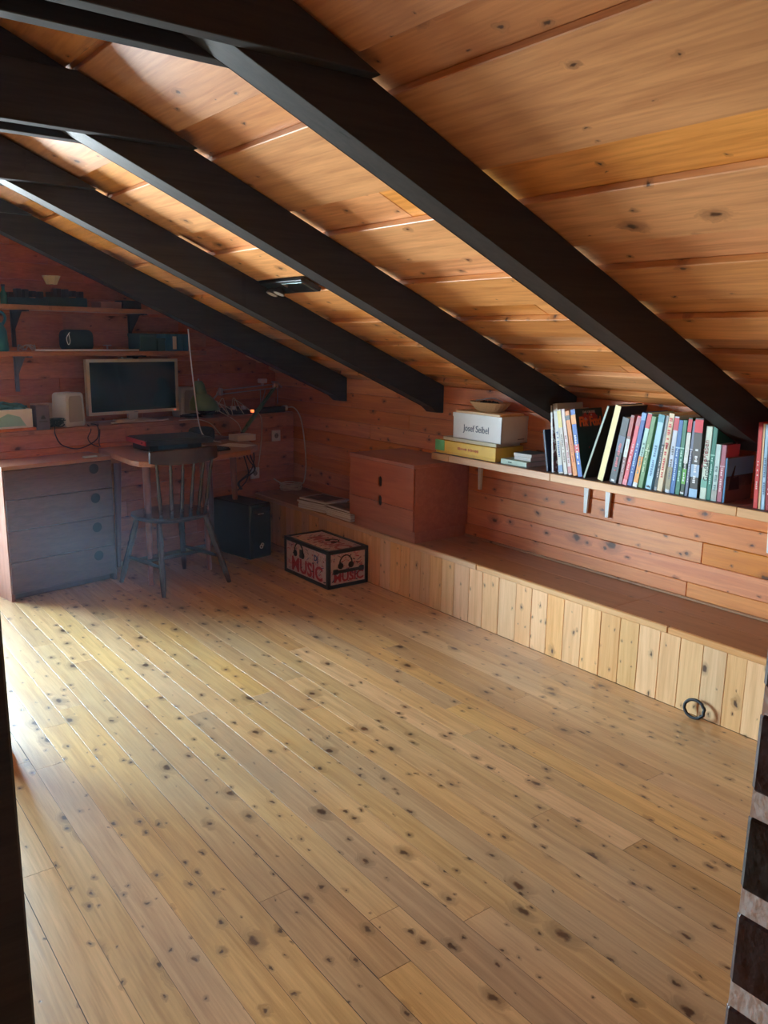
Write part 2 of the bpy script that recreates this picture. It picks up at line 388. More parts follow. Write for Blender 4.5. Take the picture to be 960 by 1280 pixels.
# window
wi = struct('window_1', G(0,0,0), TH)
fm = MB(); fw_ = .05
for a in (WA0+fw_/2, WA1-fw_/2): fm.box((a, .32, (WZ0+WZ1)/2), (fw_, .07, WZ1-WZ0), bev=.004)
for z in (WZ0+fw_/2, WZ1-fw_/2): fm.box(((WA0+WA1)/2, .32, z), (WA1-WA0-2*fw_, .07, fw_), bev=.004)
fm.build('window_frame', M['leg'], wi)
am = (WA0+WA1)/2
MB().box((am, .32, (WZ0+WZ1)/2), (.085, .06, WZ1-WZ0-2*fw_), bev=.004).build('mullion', M['leg'], wi)
for a0, a1 in ((WA0+fw_, am-.0425), (am+.0425, WA1-fw_)):
    MB().box(((a0+a1)/2, .33, (WZ0+WZ1)/2), (a1-a0, .005, WZ1-WZ0-2*fw_)).build('pane', M['pane'], wi)
MB().box(((WA0+WA1)/2, .305, .04), (WA1-WA0, .09, .08), bev=.004).build('window_sill', M['leg'], wi)

# other walls of the attic (behind the camera and on the far left)
wl = struct('wall_left'); MB().box((-WX-.03, 1.8, .62), (.06, 7.0, 1.26)).build('panelling', M['wall_y'], wl)
wf = struct('wall_front')
MB().prism([(-WX,0),(WX,0),(WX,1.24),(0,2.69),(-WX,1.24)], 'y', YN-.06, YN).build('panelling', M['wall_x'], wf)

# ================================================================ CEILING: lapped boards
ce = struct('ceiling')
LOW = [(.02,.25),(.42,.86),(.89,1.20),(1.345,1.655),(1.83,2.065),(2.20,2.40),(2.52,2.665),(2.79,2.93),(3.05,3.18),(3.27,3.36)]
SPL = {3:[3.88], 4:[2.85], 5:[3.88], 6:[1.82], 7:[3.88], 8:[2.85], 9:[1.82], 1:[2.85,4.92], 2:[1.82]}
def roofboard(x0, x1, y0, y1, off, side, gap=.0):
    xm = (x0+x1)/2; wd = (x1-x0)/math.cos(PHI)
    zc = zt(xm)+(off+.012)*math.cos(PHI); xc = xm+(off+.012)*math.sin(PHI)
    board('ceiling_board', M['ceil'], ce, (side*xc, (y0+y1)/2, zc), (wd, y1-y0-gap, .024), (0, side*PHI, 0), bev=.0025)
for side in (1, -1):
    for i, (a, b) in enumerate(LOW):
        ys = [YN] + sorted(SPL.get(i, [2.85])) + [6.35]
        if side < 0: ys = [YN, 6.35]
        if side > 0:
            for p, q in zip(ys, ys[1:]):
                j = random.uniform(-.012, .012)
                roofboard(a+j*.3, b+j, p, q, 0, side, .002)
        else: roofboard(a, b, ys[0], ys[1], 0, side)
    for i in range(len(LOW)-1):
        a, b = LOW[i][1]-.035, LOW[i+1][0]+.035
        ys = [YN, 6.35] if side < 0 else ([YN, 2.3, 6.35] if i % 2 else [YN, 3.35, 6.35])
        for p, q in zip(ys, ys[1:]): roofboard(a, b, p, q, .0245, side, .001)
MB().prism([(-3.5,1.25),(0,2.78),(3.5,1.25),(3.5,1.30),(0,2.84),(-3.5,1.30)], 'y', YN-.1, 6.4).build('roof_light_stop', M['hole'], ce)  # unseen sheet added above the boards to block light

# rafters and collar ties
RY = [(.58,.68), (1.77,1.87), (2.80,2.90), (3.83,3.93), (4.87,4.97)]
RN = ['behind the near ceiling bay, just out of view', 'nearest and largest dark rafter, running down to the bookshelf between the books', 'second dark rafter, ending behind the white box and basket',
      'third dark rafter, with a notched end above the wooden cabinet', 'farthest dark rafter, crossing in front of the upper wall shelf']
for i, (y0, y1) in enumerate(RY):
    lab = RN[i] if i else 'dark rafter overhead beside the camera, before the nearest visible one'
    r = thing('rafter', lab, 'beam', (0, y0, 0), group='dark sloping roof rafters')
    yy = y1-y0
    MB().prism([(0,zb(0)),(3.235,zb(3.235)),(3.275,1.062),(WX-.001,1.058),(WX-.001,zt(WX)-.002),(0,zt(0)-.002)], 'y', 0, yy).build('beam', M['beam'], r, bev=.0035)
    MB().prism([(-.001,zb(0)),(-WX+.001,1.06),(-WX+.001,zt(WX)-.002),(-.001,zt(0)-.002)], 'y', 0, yy).build('beam', M['beam'], r, bev=.0035)
    if i == 0: continue
    for s, nm in ((0, 'near'), (1, 'far')):
        yo = (y0-.046) if s == 0 else (y1+.001)
        wh = ['', 'nearest', 'second', 'third', 'farthest'][i]
        o = MB().prism([(-1.275,2.113),(1.275,2.113),(.885,2.283),(-.885,2.283)], 'y', 0, .045).build('collar_tie', M['beam'], None, (0, yo, 0), bev=.003)
        one(o, 'dark horizontal collar tie on the %s side of the %s rafter' % (nm, wh), 'beam', 'dark collar ties across the rafters')

# ================================================================ BENCH
be = thing('bench', 'long low pine bench of upright boards built in along the right wall', 'bench')
seams = [1.551,1.634,1.738,1.841,1.939,2.045,2.143,2.249,2.358,2.465,2.569,2.672,2.777,2.90,3.02]
y = 1.551
while y > -1.5: y -= .1; seams.insert(0, round(y, 3))
y = 3.02
while y < 5.5: y += random.choice([.085,.1,.105,.12]); seams.append(round(min(y, 5.515), 3))
for a, b in zip(seams, seams[1:]):
    if b-a < .02: continue
    g = random.choice([.0006,.0006,.0025]) 
    board('front_board', M['front'], be, (2.93+.008+random.uniform(0,.0012), (a+b)/2, .155), (.016, b-a-g, .308), bev=.0014)
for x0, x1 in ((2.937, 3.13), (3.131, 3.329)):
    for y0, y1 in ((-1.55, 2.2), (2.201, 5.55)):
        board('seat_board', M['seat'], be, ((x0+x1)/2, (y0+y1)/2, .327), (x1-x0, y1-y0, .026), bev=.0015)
for y0, y1 in ((-1.55,1.9),(1.901,3.06),(3.061,5.5)):
    board('edge_strip', M['edge'], be, (2.927, (y0+y1)/2, .326), (.018, y1-y0, .029), bev=.004)
tr = MB().box((3.322, 2.2, .346), (.014, 6.7, .012), bev=.003).build('trim_1', M['seat']); tr['kind'] = 'structure'

# cabinet on the bench
cb = thing('cabinet', 'reddish brown wooden cabinet with two oval finger holes standing on the bench', 'cabinet', (2.905, 3.58, 0))
cx, cy = .42, .637; z0, z1 = .412, .80
m = MB(); m.box((.006+cx/2, .009, (z0+z1)/2-.009), (cx-.012, .018, z1-z0-.018)); m.box((.006+cx/2, cy-.009, (z0+z1)/2-.009), (cx-.012, .018, z1-z0-.018))
m.box((.21, cy/2, z0+.009), (.39, cy-.036, .018)); m.box((.41, cy/2, .6), (.01, cy-.036, .36)); m.build('carcass', M['cabinet'], cb)
MB().box((.21, cy/2, z1-.009), (cx+.004, cy+.004, .02), bev=.002).build('top_panel', M['cabinet'], cb)
MB().box((.225, cy/2, .376), (.39, cy-.03, .070)).build('plinth', M['cabinet'], cb)
def cut(o, cutters):
    """bore holes through a part"""
    for c in cutters:
        md = o.modifiers.new('b', 'BOOLEAN'); md.operation = 'DIFFERENCE'; md.object = c; md.solver = 'EXACT'
    me = bpy.data.meshes.new_from_object(o.evaluated_get(bpy.context.evaluated_depsgraph_get()))
    o.modifiers.clear(); o.data = me
    for c in cutters: bpy.data.objects.remove(c)
def oval(p, axis, r, h):
    m = MB(); n = 24
    for k in (0,): pass
    poly = [(p[1]+r*math.cos(2*PI*k/n), p[2]+(h-r)*(1 if math.sin(2*PI*k/n) > 0 else -1)+r*math.sin(2*PI*k/n)) for k in range(n)]
    return m.prism(poly, 'x', -.05, .07).build('cutter', M['hole'], cb)
up = MB().box((.004, cy/2, .6605), (.008, cy-.002, .239), bev=.0008).build('door', M['cabinet'], cb)
lo = MB().box((.004, cy/2, .476), (.008, cy-.002, .124), bev=.0008).build('drawer', M['cabinet'], cb)
cut(up, [oval((0,.318,.664),'x',.019,.032), oval((0,.318,.549),'x',.019,.032)])
cut(lo, [oval((0,.318,.549),'x',.019,.032)])
MB().box((.0105, .318, .606), (.003, .08, .22)).build('recess', M['hole'], cb)  # black plate behind the oval holes, painting the dark inside

# ================================================================ POSTS AND CHIMNEY BESIDE THE CAMERA
p = MB().box((.54, 3.115, 1.218), (.12, .13, 2.436), bev=.004).build('wooden_post', M['beam'], None)
one(p, 'dark wooden post standing on the floor at the left edge, behind the nearest one', 'post')
p = MB().box((.165, 1.25, 1.29), (.14, .12, 2.58), bev=.004).build('wooden_post', M['beam'], None)
one(p, 'black wooden post closest to the camera at the lower left edge', 'post')
ch = thing('brick_chimney', 'dark painted brick chimney with thick white mortar joints at the lower right', 'chimney', (.565, -.36, 0))
MB().box((.182, .322, 1.20), (.364, .644, 2.40)).build('mortar', M['mortar'], ch)
zc = .0045; row = 0
while zc < 2.38:
    def bk(x, y, dx, dy):
        board('brick', M['brick'] if random.random() < .6 else M['brick2'], ch, (x, y, zc+.033), (dx, dy, .0655), (0,0,random.uniform(-.004,.004)), bev=.004)
    # side facing the room (x = 0) and the end facing the bench
    if row % 2 == 0: ys = [(.004,.252),(.264,.512),(.524,.646)]
    else: ys = [(.004,.124),(.136,.384),(.396,.646)]
    for a, b in ys: bk(.057, (a+b)/2, .118, b-a)
    bk(.245, .586, .25, .122); bk(.245, .060, .25, .122)
    zc += .0832; row += 1

# ================================================================ BOOKSHELF ON THE RIGHT WALL
SZ = .855
sh = thing('wall_shelf', 'long pine bookshelf board on white brackets along the right wall', 'shelf')
for a, b in ((3.505,3.655),(2.745,3.504),(1.752,2.744),(.4,1.751)):
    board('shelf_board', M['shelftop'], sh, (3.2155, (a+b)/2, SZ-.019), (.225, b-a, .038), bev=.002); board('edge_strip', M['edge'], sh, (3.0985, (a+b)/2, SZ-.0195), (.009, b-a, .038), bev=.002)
for y in (3.475, 2.690, 2.555, 1.715):
    m = MB(); m.box((3.22, y, SZ-.0405), (.19, .028, .004)); m.prism([(3.327,SZ-.042),(3.327,SZ-.10),(3.26,SZ-.042)], 'y', y-.0025, y+.0025)
    m.prism([(y-.017,SZ-.042),(y+.017,SZ-.042),(y+.009,.640),(y-.009,.640)], 'x', 3.312, 3.3265)
    m.build('bracket', M['white'], sh)
def marks(m, y0, n, x, z0, z1, hgt):
    """row of letter-like strokes running up a spine"""
    z = z0
    while z < z1:
        l = random.uniform(.006, .012)
        if random.random() < .82: m.box((x, y0+random.uniform(-.0008,.0008), z+l/2), (.0008, hgt*random.choice([1,1,.7]), l*.72))
        z += l
# name, y bottom, y top, height of top, width, depth, colour, spine bands [(from, to, colour)], letter colour, label
BK = [
('navy',2.792,2.832,.205,.012,.13,(24,42,84),[],(230,230,235),'thin navy book at the left end of the leaning row'),
('framed',2.757,2.790,.330,.013,.19,(232,232,230),[],(60,60,70),'tall white-edged picture book with dark photos on its cover'),
('white',2.704,2.768,.338,.028,.19,(214,214,208),[(.02,.12,(120,150,190))],(70,110,160),'thick greyish white book leaning, blue emblem at the spine foot'),
('yelwhite',2.672,2.742,.312,.023,.18,(222,216,206),[(.72,.98,(232,214,120))],(150,130,120),'white book with a yellow band at the spine top'),
('pinkwhite',2.644,2.717,.316,.022,.18,(226,208,204),[(.03,.13,(196,120,120))],(190,120,120),'pale pinkish book leaning against the orange one'),
('orange',2.613,2.689,.308,.026,.18,(238,140,40),[(.86,.93,(60,60,60))],(210,100,30),'orange book leaning left of the blue comic'),
('bluecomic',2.583,2.656,.318,.028,.20,(30,98,190),[(.78,.92,(240,160,60)),(.36,.48,(210,60,60))],(235,240,245),'blue-spined comic with a dark cover and orange title letters'),
('olive',2.560,2.445,.350,.012,.205,(170,186,166),[],(120,130,110),'thin grey-green book leaning right with a dark olive cover'),
('cream',2.464,2.388,.355,.034,.195,(240,222,150),[],(214,186,100),'thick cream yellow book leaning right'),
('black',2.392,2.341,.305,.037,.185,(44,48,54),[(.48,.72,(70,84,110))],(205,90,95),'thick black book with a small white emblem at the foot'),
('brown',2.350,2.306,.320,.019,.185,(150,110,108),[(.70,.97,(176,72,60)),(.40,.66,(210,220,212))],(210,190,190),'brownish book with a red top right of the black one'),
('pink',2.325,2.270,.318,.022,.185,(232,84,100),[(.86,.98,(176,96,110)),(0,.08,(238,130,140))],(250,190,190),'coral pink book beside the deep blue one'),
('blue',2.298,2.246,.336,.023,.185,(30,84,166),[(.9,.99,(110,160,215))],(160,200,235),'deep blue book between the coral pink and the red-topped one'),
('redmint',2.268,2.216,.336,.022,.185,(178,218,204),[(.80,.99,(206,36,44)),(.06,.42,(228,150,52)),(0,.06,(238,238,234))],(100,140,130),'book with red top, mint middle and orange foot'),
('green',2.240,2.196,.324,.023,.185,(104,150,92),[(.52,.54,(200,215,180))],(190,215,170),'grass green book left of the pale blue one'),
('ltblue',2.198,2.156,.334,.030,.185,(164,212,232),[(.90,1.,(66,150,170))],(90,140,180),'thick pale blue book with a black emblem at the foot'),
('grey',2.160,2.126,.334,.014,.185,(150,156,160),[(.05,.62,(44,50,44))],(200,200,200),'thin grey book with a dark photo on its lower spine'),
('beige',2.140,2.107,.344,.027,.185,(226,204,168),[],(206,60,44),'beige book with red spine lettering'),
('khaki',2.100,2.080,.334,.023,.185,(200,208,222),[(.82,.98,(200,40,60)),(0.04,.34,(150,140,108))],(110,110,110),'pale lilac book with a red label and khaki foot'),
('blue3',2.075,2.059,.320,.0225,.185,(46,106,172),[(.62,.64,(150,190,225))],(175,205,235),'medium blue book left of two green ones'),
('green2',2.050,2.040,.322,.0205,.185,(38,122,92),[(.62,.635,(150,200,180))],(170,220,200),'emerald green book right of the medium blue one'),
('redgreen',2.027,2.015,.334,.018,.185,(40,70,44),[(.82,.98,(208,34,50)),(.42,.81,(210,214,204)),(.15,.35,(90,170,60))],(230,230,230),'red-labelled book with a green photo on its spine'),
('greyblue',2.007,1.995,.322,.0145,.185,(112,120,146),[(.62,.635,(190,195,210))],(200,205,220),'slim slate grey book'),
('redbrown',1.974,1.974,.336,.037,.185,(58,50,44),[(.82,.98,(222,26,48)),(.52,.80,(70,60,52)),(0,.11,(160,196,226)),(.26,.42,(150,176,204))],(228,228,228),'thickest book, red label over a brown and sky blue photo'),
('mint',1.928,1.924,.306,.028,.185,(206,220,200),[(.16,.28,(110,170,150))],(150,60,60),'mint coloured animal book with tall dark red lettering'),
('teal',1.902,1.897,.312,.0205,.185,(22,120,98),[(.60,.615,(140,200,180))],(170,220,205),'teal green book right of the mint coloured one'),
('palemint',1.8775,1.876,.237,.023,.12,(190,214,208),[(.02,.2,(170,170,160))],(110,140,140),'pale mint book tucked under the nearest rafter'),
('mauve',1.852,1.851,.237,.0215,.10,(176,96,112),[(.62,.64,(220,170,180))],(235,205,210),'mauve pink book at the right end of the row, under the rafter'),
('scenic',1.834,1.835,.185,.010,.20,(60,130,180),[],(200,200,200),'upright picture book with a blue sky and brown landscape cover'),
('red',1.695,1.707,.342,.018,.185,(214,50,44),[],(240,200,190),'bright red book at the right end of the shelf'),
('orangethin',1.678,1.692,.338,.010,.185,(236,190,140),[],(160,90,60),'thin peach coloured book beside the bright red one'),
('ltblue2',1.664,1.681,.336,.015,.185,(178,210,232),[],(90,120,160),'slim ice blue book at the right end of the shelf'),
('dkred',1.643,1.662,.338,.022,.185,(160,30,40),[],(230,190,180),'dark red book at the right edge of the picture'),
]
scenic = blotch('scenic_cover', [(0,(.02,.022,.02)),(.42,(.05,.045,.035)),(.5,(.10,.085,.065)),(.58,(.16,.14,.11)),(.68,(.05,.05,.04))], 14, stretch=(1,1,1))
photo = blotch('photo_cover', [(0,(.02,.02,.02)),(.45,(.12,.03,.03)),(.55,(.6,.6,.58)),(.62,(.1,.1,.1)),(.7,(.3,.25,.2))], 22)
comic = blotch('comic_cover', [(0,(.015,.06,.07)),(.50,(.012,.05,.06)),(.60,(.45,.04,.04)),(.66,(.6,.55,.5)),(.72,(.03,.14,.14))], 9)
for key, yb, yt, hz, wd, dp, col, bands, lc, lab in BK:
    hgt = math.hypot(hz, yt-yb)
    ang = -math.atan2(yt-yb, hz)                 # rotation about X: top moves to yt
    t = thing('book', lab, 'book', (3.128, yb, SZ+.0005+abs(math.sin(ang))*wd/2), 0, 'books standing on the long wall shelf')
    t.rotation_euler = (ang, 0, 0)
    cm = colm(srgb(*col)); pm = M['paper']
    cov = {'framed': photo, 'bluecomic': comic, 'olive': colm(srgb(58,52,28)), 'cream': colm(srgb(40,26,16)), 'scenic': scenic}.get(key, cm)
    spine = MB().box((.0015, 0, hgt/2), (.003, wd, hgt), bev=.0008).build('spine', cm, t)
    MB().box((dp/2+.001, 0, hgt/2), (dp-.006, max(.002, wd-.005), hgt-.008)).build('pages', pm, t)
    for sgn in (-1, 1):
        MB().box((dp/2, sgn*(wd/2-.001), hgt/2), (dp, .002, hgt)).build('cover', cov, t)
    for lo_, hi_, bc in bands:
        MB().box((-.0003, 0, hgt*(lo_+hi_)/2), (.0012, wd+.0006, hgt*(hi_-lo_))).build('spine_label', colm(srgb(*bc)), t)
    if wd > .012 and key not in ('mint', 'framed', 'cream'):
        m = MB(); marks(m, 0, 0, -.0012, hgt*.18, hgt*.60, wd*.34); m.build('spine_lettering', colm(srgb(*lc)), t)
    if key == 'mint':
        text('spine_lettering', 'Großes', .030, colm(srgb(60,66,60)), t, (-.0008, -.006, hgt*.40), (0, -PI/2, 0), sx=1.0)
        text('spine_lettering', 'Tierleben', .031, colm(srgb(150,50,56)), t, (-.0008, .006, hgt*.62), (0, -PI/2, 0), sx=1.)
    if key in ('black','ltblue','redmint','redgreen','khaki'):
        dk = key == 'ltblue'
        MB().prism([(-.007,.018),(-.009,.008),(.009,.008),(.007,.018),(.003,.012),(0,.019),(-.003,.012)], 'x', -.0018, -.0009).build('emblem', colm((.02,.02,.03) if dk else (.8,.8,.8)), t)
    if key == 'beige':
        m = MB(); marks(m, 0, 0, -.0012, hgt*.52, hgt*.93, wd*.5); m.build('spine_lettering', colm(srgb(*lc)), t)
    if key == 'bluecomic':
        text('cover_title', 'Fix Foxi', .062, colm(srgb(240,120,60)), t, (dp*.52, -wd/2-.0012, hgt*.80), (PI/2,0,0), sx=.82, bold=.003)
        text('cover_title', 'DAS GROSSE', .016, colm(srgb(200,205,205)), t, (dp*.5, -wd/2-.0012, hgt*.945), (PI/2,0,0))
    if key == 'scenic':
        MB().box((dp*.5, -wd/2-.0006, hgt*.79), (dp-.002, .001, hgt*.40)).build('cover_picture', colm(srgb(80,175,225)), t)
        MB().box((dp*.5, -wd/2-.0006, hgt*.17), (dp-.002, .001, hgt*.32)).build('cover_picture', colm(srgb(104,88,72)), t)
        MB().prism([(.02,.05),(.03,.10),(.055,.15),(.06,.15),(.05,.10),(.09,.105),(.10,.05)], 'y', -wd/2-.0022, -wd/2-.0012).build('cover_picture', M['hole'], t)

# boxes and flat books at the left end of the shelf
t = thing('game_box', 'yellow and green board game box lying flat on the left end of the bookshelf', 'box', (3.113, 3.149, SZ+.0005))
MB().box((.105, .247, .036), (.205, .488, .070), bev=.0015).build('box_base', colm(srgb(240,190,40)), t)
MB().box((.105, .247, .0465), (.2105, .495, .060), bev=.0015).build('lid', colm(srgb(244,198,48)), t)
MB().box((-.0006, .455, .0465), (.0012, .08, .060)).build('printed_panel', colm(srgb(110,190,110)), t)
m = MB(); yy = .30
for wlen in (.075, .085):
    k = 0
    while k < wlen: 
        l = random.uniform(.007,.011); m.box((-.001, yy-k, .043), (.001, l*.5, random.choice([.012,.009,.009,.015]))); k += l
    yy -= wlen+.012
m.build('box_lettering', colm(srgb(206,84,34)), t)
t = thing('flat_book', 'pale yellowish book lying between the yellow game box and the white box', 'book', (3.133, 3.168, SZ+.0775))
MB().box((.095,.215,.010), (.176,.426,.014)).build('pages', M['paper'], t)
for z in (.0015, .0185): MB().box((.095,.215,z), (.182,.432,.003), bev=.0008).build('cover', colm(srgb(216,208,170)), t)
MB().box((.002,.215,.010), (.003,.432,.018)).build('spine', colm(srgb(222,214,180)), t)
t = thing('shoe_box', 'white cardboard shoe box with thin brand lettering, on the yellow game box', 'box', (3.131, 3.130, SZ+.0985))
m = MB(); m.box((.105,.192,.002),(.21,.384,.003))
for c_, d_ in (((.0015,.192,.07),(.003,.384,.14)),((.2085,.192,.07),(.003,.384,.14)),((.105,.0015,.07),(.21,.003,.14)),((.105,.3825,.07),(.21,.003,.14))): m.box(c_, d_)
m.build('box_body', M['white'], t)
m = MB(); m.box((.105,.192,.142),(.214,.389,.003)); m.box((-.002,.192,.132),(.002,.389,.021)); m.box((.105,-.002,.132),(.214,.002,.021)); m.build('lid', M['white'], t)
text('box_lettering', 'Josef Seibel', .052, colm((.10,.13,.18)), t, (-.0012, .195, .062), (PI/2,0,-PI/2), sx=.86)
MB().box((.15, -.0006, .02), (.05,.001,.004)).build('box_lettering', colm((.10,.13,.18)), t)
# thin wooden board and basket
o = MB().box((3.222,3.318,SZ+.0985+.1502), (.185,.35,.013), bev=.002).build('wooden_board', colm(srgb(226,190,136)), None); one(o, 'thin pale wooden board lying on the white shoe box', 'board')
t = thing('wicker_basket', 'small oval straw basket full of dark odds and ends on the white box', 'basket', (3.225, 3.322, SZ+.0985+.1565))
m = MB(); prof = [(.0,.045),(.012,.070),(.024,.092),(.034,.105)]
for i_, (z, r) in enumerate(prof):
    pass
for k in range(11):
    f = k/10; r = .062+.048*f**.7; m.tube([(r*.62*math.cos(2*PI*j/24), 1.28*r*math.sin(2*PI*j/24), .0035+.046*f) for j in range(24)], .0034, 6, True, 1)
bm_ = m; bm_.box((0,0,.003),(.06,.13,.004)); bm_.build('woven_wall', M['wicker'], t)
m = MB()
for k in range(14):
    a = random.uniform(0,2*PI); r = random.uniform(0,.042); h_ = random.uniform(.014,.022)
    m.box((r*math.cos(a), 1.6*r*math.sin(a), .045), (h_, h_*1.4, h_), (random.random(),random.random(),random.random()), .003)
m.build('contents', M['black'], t)
for a0 in (0,):
    MB().tube([(.03,-.07,.055),(.0,-.02,.075),(-.02,.05,.062),(-.01,.10,.056)], .003).build('contents', M['metal'], t)
t = thing('flat_book', 'grey-green book lying flat on the shelf beside the yellow box', 'book', (3.127, 2.935, SZ+.0005))
MB().box((.09,.093,.0135),(.172,.180,.021)).build('pages', M['paper'], t)
for z in (.0015,.0255): MB().box((.09,.093,z),(.18,.186,.003), bev=.0008).build('cover', colm(srgb(176,200,180)), t)
MB().box((.0015,.093,.0135),(.003,.186,.027)).build('spine', colm(srgb(190,214,194)), t)
m = MB(); [m.box((-.0006, .11+k*.009, .0135), (.001,.006,.007)) for k in range(3)]; m.build('spine_lettering', colm((.05,.12,.07)), t)
for k, (dx, rz) in enumerate(((0,.0),(.006,.09))):
    t = thing('notepad', ['white notepad lying on the grey-green book, under another pad','white notepad on top of the small stack beside the yellow box'][k], 'notepad', (3.155+dx, 2.937, SZ+.0278+k*.0185), rz)
    MB().box((.07,.06,.009),(.13,.118,.0165), bev=.001).build('pages', M['paper'], t)
    MB().box((.07,.06,.0178),(.131,.119,.001)).build('cover', M['white'] if k == 0 else M['darkteal'], t)

# ================================================================ THINGS ON THE BENCH
for k, (px_, py_, rz, n) in enumerate(((2.955, 4.60, .16, 5), (2.945, 4.33, .02, 5))):
    zz = .3405
    for j in range(n):
        th_ = random.uniform(.010,.015); w_, l_ = .21, .28
        if j == n-1: lab = ['glossy magazine topping the left stack on the bench','glossy magazine topping the right stack, against the cabinet'][k]
        else: lab = 'magazine with pale page edges, %s of the %s stack on the bench' % (['bottom','second from the bottom','middle','second from the top'][j], ['left','right'][k])
        rr_ = rz+random.uniform(-.03,.03)*(2 if j == n-1 else 1)
        t = thing('magazine', lab, 'magazine', (px_+random.uniform(-.003,.006), py_-(.045 if k else 0), zz), rr_, ['magazines in the left stack','magazines in the right stack'][k] if j < n-1 else None)
        MB().box((w_/2, l_/2-.02, th_/2), (w_, l_, th_-.002)).build('pages', M['paper'], t)
        MB().box((w_/2, l_/2-.02, th_-.0006), (w_+.001, l_+.001, .0012)).build('cover', colm(srgb(*random.choice([(214,206,196),(190,170,160),(120,100,90)]))), t)
        if j == n-1: MB().box((w_*.5, l_/2-.02, th_+.0002), (w_*.8, l_*.78, .0008)).build('cover_picture', blotch('magazine_photo_%d' % k, [(0,(.02,.012,.01)),(.5,(.06,.03,.02)),(.6,(.2,.1,.07)),(.7,(.03,.02,.02))], 16), t)
        zz += th_+.0008
# coil of cream cable at the end of the bench, its lead coming down from the ledge
m = MB()
for k in range(4):
    r = .080+.006*(k % 2); m.tube([(3.226+r*math.cos(2*PI*j/16), 5.482+r*.9*math.sin(2*PI*j/16), .3475+.013*k+.003*math.sin(j*1.3+k)) for j in range(16)], .0052, 8, True, 2)
q = G(2.22,.02,.965)
m.tube([q, (3.288,5.53,.965), (3.305,5.47,.90), (3.312,5.43,.76), (3.312,5.40,.56), (3.303,5.41,.42), (3.302,5.455,.375)], .0048)
m.tube([(3.165,5.47,.39),(3.13,5.50,.405),(3.10,5.53,.43)], .005)
one(m.build('cable_coil', M['cable'], None, smooth=True), 'coiled cream cable on the far end of the bench, hanging from the ledge', 'cable')
# black ring leaning on the bench front
m = MB(); m.tube([(.044*math.cos(2*PI*k/20)*(1+.06*math.sin(3*k)), 0, .036*math.sin(2*PI*k/20)) for k in range(20)], .0065, 10, True, 2)
o = m.build('rubber_ring', M['rubber'], None, (2.900, 1.735, .043), (0,0,PI/2), smooth=True); o.rotation_euler = (.22, 0, PI/2); one(o, 'small black rubber ring leaning on the bench foot at the right', 'ring')

# ================================================================ MUSIC CHEST
t = thing('music_chest', 'small black-edged chest printed with red MUSIC lettering and headphones', 'chest', (2.627, 4.040, .0005))
pr1 = blotch('chest_print', [(0,(.50,.30,.27)),(.36,(.62,.45,.41)),(.56,(.55,.20,.19)),(.60,(.66,.50,.46)),(.66,(.25,.14,.16)),(.685,(.62,.46,.42))], 26, .45)
sx_, sy_, sz_ = .300, .520, .238
MB().box((sx_/2, sy_/2, sz_/2), (sx_-.012, sy_-.012, sz_-.012)).build('body', pr1, t)
m = MB(); e_ = .023
for xx in (e_/2, sx_-e_/2):
    for yy in (e_/2, sy_-e_/2): m.box((xx,yy,sz_/2),(e_,e_,sz_), bev=.002)
    for zz in (e_/2, sz_-e_/2): m.box((xx,sy_/2,zz),(e_,sy_-.002,e_), bev=.002)
for yy in (e_/2, sy_-e_/2):
    for zz in (e_/2, sz_-e_/2): m.box((sx_/2,yy,zz),(sx_-.002,e_,e_), bev=.002)
m.build('edge_trim', M['black'], t)
rm = colm(srgb(176,36,48)); bl = colm(srgb(60,66,120))
text('lettering', 'MUSIC', .125, rm, t, (.0050, sy_*.48, .072), (PI/2,0,-PI/2), sx=1.02, bold=.003)
text('lettering', 'DJ', .05, bl, t, (.0050, sy_*.27, .165), (PI/2,0,-PI/2), bold=.002)
text('lettering', 'MUSIC', .075, rm, t, (sx_*.52, .0050, .060), (PI/2,0,0), sx=1.02, bold=.002)
text('lettering', 'MUSIC', .16, colm(srgb(170,70,74)), t, (sx_*.5, sy_*.42, sz_-.0050), (0,0,-PI/2), sx=.8, bold=.002)
rs = random.Random(17)
for cc, nn in ((rm, 26), (bl, 12), (M['hole'], 16)):
    m = MB()
    for k in range(nn):
        l_, h_ = rs.uniform(.008,.030), rs.uniform(.002,.006)
        m.box((.0050, rs.uniform(.04, sy_-.04), rs.uniform(.035, sz_-.035)), (.0012, l_, h_), (rs.uniform(-.9,.9),0,0))
        m.box((rs.uniform(.04, sx_-.04), .0050, rs.uniform(.035, sz_-.035)), (l_, .0012, h_), (0,rs.uniform(-.9,.9),0))
        m.box((rs.uniform(.04, sx_-.04), rs.uniform(.04, sy_-.04), sz_-.0052), (l_, h_, .0012), (0,0,rs.uniform(-.9,.9)))
    m.build('printed_scribbles', cc, t)['kind'] = 'stuff'
def phones(fx, loc, rot, s):
    m = MB(); m.tube([(.05*s*math.cos(PI*k/10)*1, 0, .055*s*math.sin(PI*k/10)) for k in range(11)], .0045*s, 6, False, 2)
    for sg in (-1,1): m.turned((sg*.043*s,.002,-.016*s), (sg*.043*s,-.002,-.016*s), [(0,.022*s),(1,.022*s)], 14)
    m.build('headphone_print', M['hole'], t, loc, rot)
phones(0, (.0048, sy_*.66, .165), (0,0,-PI/2), 1.); phones(0, (sx_*.45, .0048, .150), (0,0,0), .9); phones(0, (sx_*.62, sy_*.45, sz_-.0045), (-PI/2,0,-PI/2), .8)
m = MB(); m.box((sx_*.5,-.009,.105),(.17,.012,.020), bev=.005, seg=2); m.box((sx_*.5-.095,-.004,.105),(.035,.014,.032), bev=.004); m.box((sx_*.5+.095,-.004,.105),(.035,.014,.032), bev=.004)
m.build('handle', M['rubber'], t)
MB().box((-.002, sy_*.59, .160), (.006,.030,.055), bev=.002).build('latch', M['black'], t)

